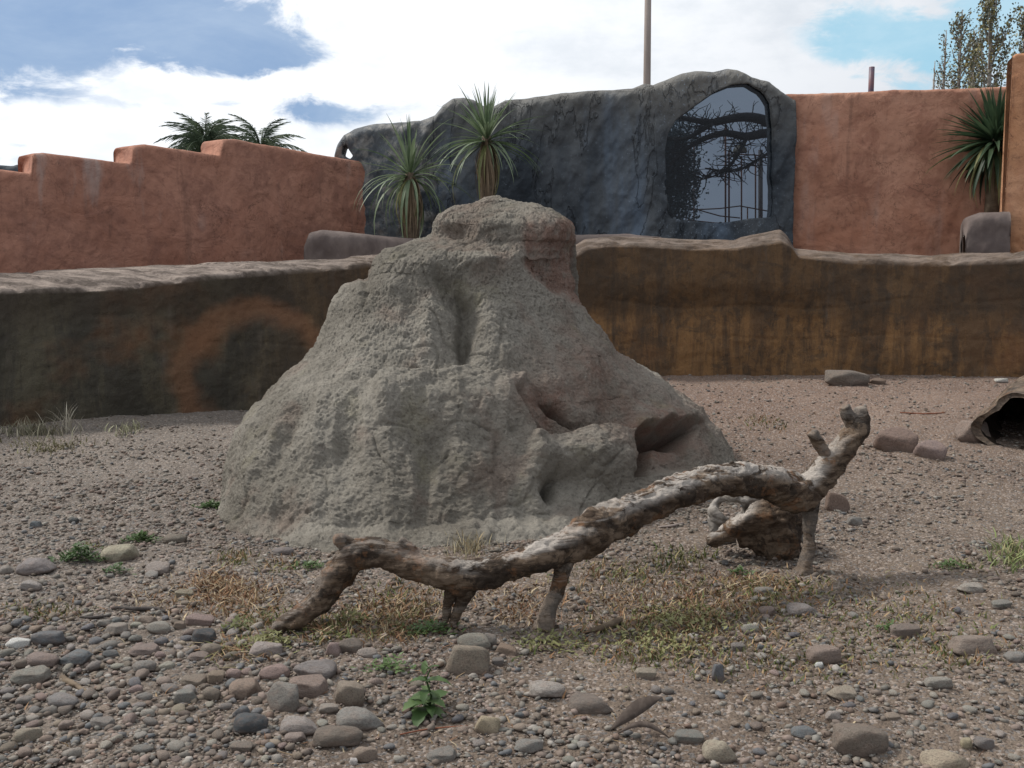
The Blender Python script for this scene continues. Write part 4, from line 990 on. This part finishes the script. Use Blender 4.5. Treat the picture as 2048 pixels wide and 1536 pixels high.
blades('short_grass', [
 (1330, 1275, 170, 60, 1700, .010, .040, MX, .8), (1450, 1215, 150, 40, 900, .01, .04, MX+DR, .9), (1250, 1150, 130, 28, 500, .01, .045, MX, .8), (1360, 1120, 60, 20, 160, .02, .06, GR, .6),
 (1560, 1180, 90, 26, 500, .01, .04, MX, .9), (1760, 1240, 200, 60, 900, .008, .035, MX, .8), (1900, 1300, 120, 40, 400, .008, .03, MX, .8), (1600, 1330, 140, 40, 450, .008, .03, MX, .8),
 (820, 1200, 90, 30, 400, .01, .05, MX+DR, .9), (780, 1250, 90, 34, 900, .008, .035, MX+DR, .9), (1040, 1220, 60, 30, 250, .01, .04, DR, 1.), (2030, 1112, 40, 26, 260, .03, .09, [(.17, .21, .08), (.22, .25, .11), (.26, .23, .12)], .8),
 (1920, 1130, 50, 8, 120, .01, .03, GR, .8), (570, 1130, 60, 14, 220, .008, .03, MX, .8), (470, 1115, 40, 14, 180, .01, .04, MX, .8), (940, 1100, 30, 14, 80, .02, .07, [(.36, .31, .2)], .5),
 (1530, 818, 40, 8, 120, .02, .05, MX, .6), (80, 1225, 100, 20, 300, .008, .03, MX, .8), (180, 1095, 30, 12, 80, .01, .03, GR, .8), (280, 900, 60, 10, 0, .02, .04, MX, .6), (100, 885, 70, 12, 260, .02, .06, [(.25, .22, .13), (.18, .17, .09)], .7)],
 'short sparse green and straw coloured grass on the floor', 3)
blades('dry_growth', [
 (470, 1190, 90, 34, 900, .01, .045, DR, 1.1), (430, 1170, 60, 26, 300, .015, .06, DR, 1.2), (360, 1200, 110, 30, 500, .006, .03, DR, 1.1), (520, 1240, 50, 20, 300, .01, .05, DR+GR, 1.1), (480, 1300, 60, 30, 300, .01, .05, DR+MX, 1.2),
 (650, 1260, 60, 26, 420, .01, .05, DR+GR, 1.), (780, 1230, 110, 34, 700, .006, .035, DR, 1.2), (1000, 1180, 120, 30, 300, .008, .04, DR, 1.2), (1300, 1200, 160, 30, 700, .008, .035, DR, 1.2), (1480, 1165, 110, 20, 500, .01, .04, DR, 1.2),
 (1340, 1245, 170, 40, 500, .01, .04, DR, 1.1), (1750, 1200, 140, 30, 200, .008, .03, DR, 1.), (60, 860, 60, 8, 240, .05, .15, [(.30, .27, .2), (.2, .19, .13)], .5), (255, 852, 30, 6, 90, .04, .10, [(.27, .26, .17)], .7), (130, 850, 30, 6, 40, .10, .32, [(.33, .3, .24)], .5),
 (940, 1090, 40, 12, 60, .04, .11, [(.42, .36, .24), (.38, .3, .18)], .4), (1002, 1060, 10, 6, 14, .04, .08, [(.42, .38, .28)], .5), (1600, 800, 300, 20, 160, .01, .03, DR, 1.2), (1000, 1330, 900, 160, 500, .01, .03, DR, 1.3)],
 'dry brown and straw coloured stalks among the stones', 4)

def leaf_mesh(L, W, droop, fold=.25, n=5, mat=None, name='leaf', serr=0):
    V = []; Fc = []
    for k in range(n+1):
        f = k/n; w_ = W*.5*(math.sin(math.pi*min(1, f**.8*.96+.04))**.8) + 1e-4
        if serr: w_ *= 1+(.18 if k % 2 else -.1)
        x = L*(f - .25*droop*f*f*f); z = -L*droop*f*f*.6
        V += [(x, -w_, z+w_*fold), (x, 0, z), (x, w_, z+w_*fold)]
    for k in range(n):
        a = 3*k; Fc += [(a, a+1, a+4, a+3), (a+1, a+2, a+5, a+4)]
    return pyobj(name, V, Fc, mat, mesh_only=True)
def addleaf(parent, me, loc, yaw, up, name='leaf', sc=1.):
    o = bpy.data.objects.new(name, me); C.objects.link(o); o.parent = parent; o.location = loc
    o.rotation_euler = Matrix.Rotation(yaw, 3, 'Z').to_4x4().to_euler(); o.rotation_euler = (0, -up, yaw); o.scale = (sc, sc, sc); return o
# leafy weed in the foreground
g0 = G(855, 1425); wr = empty('leafy_weed', g0, 'bright green broad-leaved weed growing alone in the front gravel', 'plant')
stv, stf = tube([(0, 0, -.01), (.012, 0, .05), (-.004, .008, .10), (.010, 0, .135)], [.004, .0035, .003, .002], 6); pyobj('stem', stv, stf, M['weed'], wr)
lm = [leaf_mesh(.11, .045, .6, mat=M['weed'], serr=1, n=7), leaf_mesh(.085, .034, .9, mat=M['weed'], serr=1, n=7), leaf_mesh(.06, .022, .5, mat=M['weed'], n=6)]
for z_, yw, up, k in ((.015, 200, 5, 0), (.02, -20, -2, 0), (.02, 110, 10, 0), (.02, 260, 12, 0), (.045, 230, 25, 0), (.05, 320, 25, 0), (.05, 160, 20, 1), (.04, 60, 20, 0), (.08, 190, 20, 1), (.09, 350, 10, 1), (.10, 270, 15, 1), (.09, 100, 25, 1), (.13, 180, 35, 1), (.14, 10, 15, 1), (.15, 250, 40, 2), (.17, 90, 50, 2), (.18, 200, 60, 2), (.185, 330, 45, 2), (.03, 285, 30, 1), (.03, 235, 50, 1)):
    addleaf(wr, lm[k], (rnd.uniform(-.01, .014), 0, z_*.7), R(yw), R(up), sc=rnd.uniform(.7, 1.1))
def weed_clump(px, py, wpx, n, label, hgt=.05, mats=('weed',)):
    g_ = G(px, py); rt = empty('weed_clump', g_, label, 'plant', 'low green weeds')
    hw = wpx*.5*g_[1]/F; P_ = []; L_ = []
    for _ in range(n):
        x = rnd.gauss(0, hw*.5); y = rnd.gauss(0, hw*.3); a = rnd.uniform(0, 6.28); up = rnd.uniform(-.1, .9); ln_ = rnd.uniform(.014, .032)*max(1, g_[1]/4); w_ = ln_*.42
        z = rnd.uniform(0, hgt)*(max(0, 1-abs(x)/hw))+.004; dx, dy, dz = math.cos(a)*math.cos(up), math.sin(a)*math.cos(up), math.sin(up); sx2, sy2 = -math.sin(a), math.cos(a)
        o_ = len(P_); P_ += [(x, y, z), (x+dx*ln_*.5+sx2*w_*.5, y+dy*ln_*.5+sy2*w_*.5, z+dz*ln_*.5), (x+dx*ln_, y+dy*ln_, z+dz*ln_*.8), (x+dx*ln_*.5-sx2*w_*.5, y+dy*ln_*.5-sy2*w_*.5, z+dz*ln_*.5)]
        L_ += [(o_, o_+1, o_+2), (o_, o_+2, o_+3)]
    q_ = pyobj('foliage', P_, L_, M[rnd.choice(mats)], rt, smooth=False); q_['kind'] = 'stuff'
for a in ((158, 1120, 90, 420, 'green weed clump left of the big cream cobble', .07), (280, 1083, 60, 260, 'green weed patch behind the oval brownish cobble', .04), (425, 1016, 44, 150, 'small green weed at the left foot of the mound', .03),
          (232, 1146, 56, 90, 'little green and yellow weed in front of the big cream cobble', .03), (475, 1262, 66, 90, 'yellow green weed beside the lower end of the branch', .05, ('yellow',)), (700, 1245, 70, 120, 'yellow flowered sprigs right of the lower end of the branch', .06, ('yellow',)),
          (860, 1265, 110, 220, 'low green creeping weed under the left half of the branch', .03), (780, 1340, 100, 120, 'low green weed tuft left of the leafy weed', .03), (1900, 1135, 60, 90, 'dark green weed tuft on bare soil near the right edge', .03),
          (620, 1136, 60, 90, 'low green weed behind the sloping end of the branch', .02), (1780, 1260, 60, 60, 'small green tuft right of the faceted pink rock', .02), (540, 1290, 110, 200, 'olive creeping weed round the pale split slab', .04, ('yellow',)), (1480, 1150, 50, 60, 'low tuft left of the branch foot', .03),
          (1090, 1290, 200, 220, 'olive creeping weed at the left of the short grass', .02, ('yellow',)), (1300, 1290, 260, 200, 'green creeping weed in the middle of the short grass', .02, ('yellow',)), (1350, 1240, 260, 300, 'yellowish creeping weed at the back of the short grass', .02, ('yellow',))):
    weed_clump(*a)
# curled dry leaves
for (px, py, yw, lab, L_) in ((1222, 1462, 20, 'dark curled leaf standing on edge in the front gravel', .17), (1236, 1470, -22, 'dark curled leaf lying arched in front of the other one', .16)):
    g_ = G(px, py); V = []; Fc = []; n = 9
    for k in range(n+1):
        f = k/n; w_ = .022*math.sin(math.pi*min(1, f*.97+.03))+.001; x = L_*f*.9; z = (.085*f if yw > 0 else .035*math.sin(f*math.pi))+.004
        V += [(x, -w_*.4, z-w_*.2), (x, 0, z+w_*.35), (x, w_*.6, z+w_*1.5 if yw > 0 else z-w_*.2)]
    for k in range(n): a = 3*k; Fc += [(a, a+1, a+4, a+3), (a+1, a+2, a+5, a+4)]
    o = pyobj('curled_leaf', V, Fc, M['brownleaf']); o.location = g_; o.rotation_euler = (0, 0, R(yw*.5)); sm = o.modifiers.new('t', 'SOLIDIFY'); sm.thickness = .0015
    tag(o, lab, 'leaf', 'dry curled leaves')
# bark strips and sticks
for (pts, r_, mt, lab) in (([(232, 1217, 3), (270, 1222, 5), (320, 1220, 4), (332, 1226, 2)], 0, 'bark', 'dark brown strip of bark behind the cobble bed'),
                           ([(160, 1236, 2), (190, 1238, 4), (218, 1233, 2)], 0, 'bark', 'short dark bark strip left of the longer one'),
                           ([(1168, 1268, 3), (1200, 1262, 7), (1225, 1254, 9), (1240, 1246, 7)], 0, 'trunk', 'dull brown chip of wood right of the middle prop of the branch'),
                           ([(124, 1362, 7), (150, 1374, 6), (176, 1388, 4)], 0, 'trunk', 'brown stick lying in the left cobble bed'),
                           ([(1318, 1056, 2), (1345, 1054, 3), (1366, 1048, 2)], 0, 'pole', 'pale sliver of wood on the soil behind the branch'),
                           ([(800, 1470, 1.5), (860, 1458, 1.5), (935, 1452, 1.2)], 0, 'rust', 'thin reddish twig in the front gravel'),
                           ([(520, 1492, 1), (580, 1510, 1.2), (640, 1522, 1)], 0, 'dead', 'thin straw coloured stalk near the bottom edge'),
                           ([(1800, 826, 1.2), (1850, 829, 1.5), (1890, 826, 1)], 0, 'rust', 'thin reddish twig on the bare soil by the hollow log')):
    q = []
    for a, b, rr in pts: g_ = G(a, b); q.append([*g_, rr*g_[1]/F])
    q = np.array(q); o0 = q[0, :3].copy(); q2 = q.copy(); q2[:, :3] -= o0; q2[:, 2] += q[:, 3]*.8; q2 = resample(q2, 14)
    v, f = tube(q2[:, :3], q2[:, 3], 8); v = v*np.array([1, 1, 1]); v[:, :] += (.25*q[:, 3].mean()*fbm(v*30, 2))[:, None]
    o = pyobj('stick' if mt != 'bark' else 'bark_strip', v, f, M[mt]); o.location = o0; tag(o, lab, 'stick' if mt != 'bark' else 'bark')

# ------------------------------------------------------------------ yuccas
def blade_mesh(L, W, droop, mat, n=9):
    V = []; Fc = []
    for k in range(n+1):
        f = k/n; w_ = W*.5*(1-f**2.2)*(.55+.45*min(1, f*6))+.0006
        ang = droop*f**1.6
        x = L*f*math.cos(ang*.5); z = -L*f*math.sin(ang*.5)
        V += [(x, -w_, z+w_*.5), (x, 0, z), (x, w_, z+w_*.5)]
    for k in range(n): a = 3*k; Fc += [(a, a+1, a+4, a+3), (a+1, a+2, a+5, a+4)]
    return pyobj('leaf', V, Fc, mat, mesh_only=True)
def yucca(px, py, d, footpy, Lpx, n, label, upr, seed, skirt=110, droop=1.0, wid=1., lm_='yucca'):
    r_ = random.Random(seed); c = P(px, py, d); ft = P(px, footpy, d); rt = empty('yucca', ft, label, 'plant', 'yuccas behind the low wall')
    L = Lpx*d/F; H = c[2]-ft[2]
    tv, tf = tube([(0, 0, -.3), (.01, 0, H*.4), (-.01, .01, H*.8), (0, 0, H)], [.09, .08, .07, .05], 12); pyobj('trunk', tv, tf, M['trunk'], rt)
    ms = [blade_mesh(L*(.8+.12*k), .040*wid*(.8+.1*k), dr*droop, M[lm_ if k < 3 else 'yellow']) for k, dr in enumerate((.2, .6, 1.1, 1.9))]
    for k in range(n):
        f = (k+.5)/n; up = math.radians(upr[0]+(upr[1]-upr[0])*(f**.9)) + r_.gauss(0, .19); yaw = k*2.39996+r_.gauss(0, .35)
        m_ = ms[min(3, max(0, int((1-f)*3.2+r_.uniform(-.5, .7))))]
        addleaf(rt, m_, (.03*math.cos(yaw), .03*math.sin(yaw), H-.10+.12*f), yaw, up, sc=r_.uniform(.62, 1.12)*(1 if f > .2 else .85))
    V = []; Fc = []
    for k in range(skirt):
        a = r_.uniform(0, 6.28); z0 = H-.04-r_.uniform(0, .22); ll = min(r_.uniform(.3, .62)*L*1.15, z0+.1); rr0 = .05; rr1 = r_.uniform(.08, .17); w_ = r_.uniform(.006, .013); tw = r_.uniform(-.3, .3)
        o_ = len(V)
        for q_ in range(5):
            f = q_/4; rr = rr0+(rr1-rr0)*math.sin(min(1, f*1.5)*1.57)-.05*f*f; aa = a+tw*f; ww = w_*(1-.8*f)
            V += [(rr*math.cos(aa)-ww*math.sin(aa), rr*math.sin(aa)+ww*math.cos(aa), z0-ll*f), (rr*math.cos(aa)+ww*math.sin(aa), rr*math.sin(aa)-ww*math.cos(aa), z0-ll*f)]
        for q_ in range(4): Fc.append((o_+2*q_, o_+2*q_+1, o_+2*q_+3, o_+2*q_+2))
    s_ = pyobj('dead_leaf_skirt', V, Fc, M['dead'], rt); s_['kind'] = 'stuff'
    return rt
yucca(974, 272, 11.6, 425, 130, 110, 'taller yucca with a stiff upright crown behind the top of the mound', (-50, 88), 5, 230, .7)
yucca(822, 345, 11.3, 485, 140, 84, 'shorter yucca with drooping leaves left of the top of the mound', (-62, 86), 9, 200, 1.3)
yucca(1982, 275, 11.72, 440, 120, 290, 'dense dark yucca in front of the terracotta wall at the right edge', (-70, 85), 13, 60, .35, 1.7, 'yucca_dark')

# ------------------------------------------------------------------ palms behind the stepped wall
def frond_mesh(L, seed):
    r_ = random.Random(seed); parts = []; V = []; Fc = []
    def pt(f): a = .9*f; return np.array([L*math.sin(a)/.9*.95, 0, L*(.10*f-.62*f*f*f)+.0])
    sp_ = [pt(f) for f in np.linspace(0, 1, 12)]; v, f_ = tube(sp_, np.linspace(.018, .004, 12), 5); parts.append((v, f_))
    for k in range(48):
        f = .10+.90*k/47; p = pt(f)
        for sg in (-1, 1):
            ll = L*.36*math.sin(math.pi*min(1, .15+f*.8))*r_.uniform(.8, 1.1); e = p+np.array([ll*.30, sg*ll*.35+r_.gauss(0, .03), -ll*.95*r_.uniform(.5, 1.1)]); m_ = p*.5+e*.5+np.array([0, 0, ll*.14]); w_ = np.array([.0055, 0, .0])
            o_ = len(V); V += [p-w_*.6, p+w_*.6, m_+w_, m_-w_, e]; Fc += [(o_, o_+1, o_+2, o_+3), (o_+3, o_+2, o_+4)]
    parts.append((np.array(V), Fc)); v, f_ = joinm(parts); return pyobj('frond', v, f_, M['palm'], mesh_only=True)
for px, py, d, n, lab, ups, L_ in ((412, 292, 17.5, 46, 'left palm crown of dense arching fronds showing over the stepped wall', (-15, 85), .80), (522, 300, 18.5, 22, 'right palm crown with looser upright fronds showing over the stepped wall', (0, 84), .88)):
    c = P(px, py, d); rt = empty('palm_tree', (c[0], c[1], 0), lab, 'palm', 'palms behind the stepped wall'); tv, tf = tube([(0, 0, 0), (.03, 0, c[2]*.5), (0, 0, c[2]-.05)], [.2, .16, .14], 12); pyobj('trunk', tv, tf, M['trunk'], rt)
    fm = [frond_mesh(L_, q) for q in range(4)]
    for k in range(n): addleaf(rt, fm[k % 4], (0, 0, c[2]-.08), k*2.4, R(ups[0]+(ups[1]-ups[0])*k/n), 'frond', rnd.uniform(.85, 1.1))

# ------------------------------------------------------------------ poplars
def poplar(px, d, toppy, wpx, n, label, seed, name='poplar_tree', leafs=.10):
    r_ = random.Random(seed); top = P(px, toppy, d); x0, y0, H = top[0], top[1], top[2]; rt = empty(name, (x0, y0, 0), label, 'tree', 'poplars beyond the right wall')
    hw = wpx*.5*d/F; n = int(n*1.9); tv, tf = tube([(0, 0, 0), (.05, 0, H*.4), (0, .05, H*.8), (0, 0, H)], [.2, .14, .06, .015], 8); pyobj('trunk', tv, tf, M['pbark'], rt)
    parts = []; V = []; Fc = []; Cc = []
    for k in range(46):
        z0 = H*(.25+.72*k/46); a = r_.uniform(0, 6.28); ll = hw*1.15*(1.25-(z0/H)**2)*r_.uniform(.6, 1.1); up = ll*r_.uniform(2.0, 3.2); up = min(up, H*1.01-z0)
        q = [np.array([math.cos(a)*ll*f**.7, math.sin(a)*ll*f**.7, z0+up*f]) for f in np.linspace(0, 1, 6)]; parts.append(tube(q, np.linspace(.03, .006, 6), 5))
        for _ in range(n//46):
            f = r_.random()**.7; i_ = f*5; p = q[int(min(4, i_))]*(1-i_+int(min(4, i_)))+q[int(min(4, i_))+1]*(i_-int(min(4, i_))); p = p+np.array([r_.gauss(0, .09), r_.gauss(0, .09), r_.gauss(0, .12)])
            u_ = np.array([r_.gauss(0, 1) for _ in range(3)]); u_ /= np.linalg.norm(u_); v_ = np.cross(u_, [r_.gauss(0, 1) for _ in range(3)]); v_ /= np.linalg.norm(v_); s_ = leafs*r_.uniform(.5, 1.1)
            o_ = len(V); V += [p-u_*s_*.6, p+v_*s_*.45, p+u_*s_*.7, p-v_*s_*.45]; Fc += [(o_, o_+1, o_+2, o_+3)]; cc_ = r_.choice([(.12, .13, .08), (.18, .17, .08), (.24, .21, .08), (.09, .10, .08), (.17, .16, .13)]); Cc += [cc_]*4
    v, f = joinm(parts); l_ = pyobj('limb', v, f, M['pbark'], rt); l_['kind'] = 'stuff'
    fo = pyobj('foliage', V, Fc, M['poplar'], rt, smooth=False, col=np.array(Cc)); fo['kind'] = 'stuff'
poplar(1990, 38, -70, 92, 3200, 'tallest sparse autumn poplar beyond the right wall', 1)
poplar(1925, 40, 20, 70, 1500, 'shorter two-topped sparse poplar left of the tallest one', 2)
poplar(1950, 41, 60, 60, 1400, 'yellowing poplar between the two others low against the wall', 3)
poplar(2052, 36, 20, 60, 1500, 'poplar at the right edge above the sunlit-toned wall end', 4)
poplar(1870, 42, 122, 18, 70, 'thin nearly bare poplar top left of the group', 5, leafs=.06)
poplar(1893, 43, 60, 40, 350, 'slender sparse poplar at the left side of the group', 6)

# ------------------------------------------------------------------ poles and the far roof
b0 = P(1294, 160, 16.0); t0_ = P(1299, -260, 16.0); v, f = tube([(0, 0, 0), (0, 0, b0[2]), (t0_[0]-b0[0], 0, t0_[2])], [.062, .058, .042], 14)
o = pyobj('wooden_pole', v, f, M['pole']); o.location = (b0[0], b0[1], 0); tag(o, 'tall thin wooden pole rising into the sky behind the dark rock face', 'pole')
b0 = P(1742, 180, 13.4); t0_ = P(1742, 134, 13.4); v, f = tube([(0, 0, 0), (0, 0, b0[2]), (0, 0, t0_[2])], [.036, .036, .036], 14)
o = pyobj('metal_pipe', v, f, M['pipe']); o.location = (b0[0], b0[1], 0); tag(o, 'short dark red and blue pipe sticking up above the right terracotta wall', 'pipe')
hr = wallgrid('far_rock_face', [(-500, 14.0), (140, 15.0)], [(-500, 300), (-200, 335), (0, 330), (22, 331), (30, 328), (45, 328), (52, 331), (140, 334)], .6, M['hill'], step=.05, disp=.1, dscale=1, seed=50, round_=.1)
tag(hr, 'dark grey rock top showing over the lowest step of the wall at the left edge', 'rock')

# ------------------------------------------------------------------ what stands behind the tinted window
tb = P(1600, 470, 14.3); tb[2] = 0
tt = empty('bare_tree', tb, 'bare spreading tree with a leafy left side seen through the tinted window', 'tree')
def limbp(pts): return [np.array([*P(a, b, 13.9+dd)]) - tb for a, b, dd in pts]
lim = [([(1600, 560, .6), (1600, 330, .5), (1598, 270, .4)], (.16, .12)),
       ([(1600, 300, .5), (1545, 245, .3), (1500, 232, .2), (1460, 236, .1), (1425, 248, 0), (1390, 240, 0), (1340, 232, 0)], (.085, .03)),
       ([(1600, 320, .5), (1550, 262, .3), (1510, 270, .2), (1485, 277, .1), (1460, 262, 0), (1430, 268, 0), (1395, 282, 0), (1365, 302, 0), (1340, 330, 0)], (.075, .02)),
       ([(1425, 246, 0), (1400, 262, 0), (1370, 280, 0), (1330, 275, .1), (1290, 280, .1), (1255, 300, .1)], (.04, .015)),
       ([(1495, 275, .1), (1480, 300, 0), (1460, 335, 0), (1430, 352, 0), (1400, 360, 0)], (.025, .008)),
       ([(1548, 300, .3), (1505, 325, .1), (1470, 345, 0), (1410, 336, 0)], (.02, .007))]
for L_, (ra, rb) in lim:
    q = np.array(limbp(L_)); q = resample(np.c_[q, np.linspace(ra, rb, len(q))], 24); v, f = tube(q[:, :3], q[:, 3], 9); pyobj('trunk' if ra > .1 else 'limb', v, f, M['bark'], tt)
parts = []; r_ = random.Random(6)
for _ in range(300):
    L_, (ra, rb) = lim[r_.randint(1, 5)]; k = r_.randint(0, len(L_)-2); f = r_.random(); a = L_[k]; b = L_[k+1]
    px = a[0]+(b[0]-a[0])*f; py = a[1]+(b[1]-a[1])*f; ang = r_.uniform(0, 6.28); pts = [(px, py, a[2])]
    for s_ in range(5): ang += r_.gauss(0, .35); px += math.cos(ang)*r_.uniform(6, 13); py += math.sin(ang)*r_.uniform(4, 10); pts.append((px, py, a[2]+r_.gauss(0, .05)))
    if min(p[1] for p in pts) < 150: continue
    parts.append(tube(limbp(pts), np.linspace(.009, .003, 6), 4))
v, f = joinm(parts); tw = pyobj('twigs', v, f, M['bark'], tt); tw['kind'] = 'stuff'
V = []; Fc = []
for _ in range(13000):
    px = 1335+r_.gauss(0, 34); py = 345+r_.gauss(0, 62)
    if px > 1400 and r_.random() < .9: continue
    if py < 215: continue
    c = P(px, py, 14.0+abs(r_.gauss(0, .35)))-tb; u_ = np.array([r_.gauss(0, 1) for _ in range(3)]); u_ /= np.linalg.norm(u_); v_ = np.cross(u_, [r_.gauss(0, 1) for _ in range(3)]); v_ /= np.linalg.norm(v_)+1e-6; s_ = r_.uniform(.018, .036)
    o_ = len(V); V += [c-u_*s_, c+v_*s_*.5, c+u_*s_, c-v_*s_*.5]; Fc.append((o_, o_+1, o_+2, o_+3))
M['wleaf'] = m_leaf('evergreen_leaf', (.16, .20, .20), (.30, .35, .36))
fo = pyobj('foliage', V, Fc, M['wleaf'], tt, smooth=False); fo['kind'] = 'stuff'
fr = empty('pole_frame', P(1460, 470, 15.2)*np.array([1, 1, 0]), 'rusty frame of thin upright rods seen through the tinted window', 'frame'); fo_ = np.array(fr.location)
for a, b, c_, rr in ((1388, 290, 560, .012), (1372, 330, 560, .010), (1451, 245, 560, .014), (1458, 300, 560, .014), (1483, 312, 560, .012), (1511, 310, 560, .012), (1495, 415, 560, .010)):
    p0 = P(a, c_, 15.2)-fo_; p1 = P(a, b, 15.2)-fo_; v, f = tube([p0, (p0+p1)/2, p1], rr, 6); pyobj('rod', v, f, M['rust'], fr)
v, f = tube([P(1521, 560, 15.3)-fo_, P(1521, 430, 15.3)-fo_, P(1521, 300, 15.3)-fo_], .035, 8); q_ = pyobj('post', v, f, M['pole'], fr)
for pts in ([(1380, 420), (1440, 417), (1480, 412), (1546, 424)], [(1390, 418), (1440, 432), (1480, 436)], [(1455, 308), (1511, 310), (1548, 318)], [(1375, 440), (1440, 447), (1550, 436)]):
    q = np.array([[*(P(a, b, 15.2)-fo_)] for a, b in pts]); v, f = tube(q, .010, 6); pyobj('rail', v, f, M['rust'], fr)
la = P(1480, 300, 14.05); lr = empty('hanging_lamp', la, 'small dull brass dome lamp hanging among the branches behind the window', 'lamp')
prf = [(0.0, .075), (.03, .072), (.06, .055), (.085, .02), (.10, -.02), (.10, -.035)]; V = []; Fc = []
for k, (rr, z) in enumerate(prf):
    for j in range(16): a = j*math.pi/8; V.append((rr*math.cos(a), rr*math.sin(a), z))
for k in range(len(prf)-1):
    for j in range(16): Fc.append((k*16+j, k*16+(j+1) % 16, (k+1)*16+(j+1) % 16, (k+1)*16+j))
M['brass'] = m_simple('dull_brass', (.30, .25, .16), (.45, .38, .26), 9, .4, .6, bd=.002)
pyobj('lamp_shade', V, Fc, M['brass'], lr); v, f = tube([(0, 0, .07), (0, 0, .16), (.0, 0, .26)], .006, 6); pyobj('stem', v, f, M['bark'], lr)
# the ground rises to a dark ledge under the window
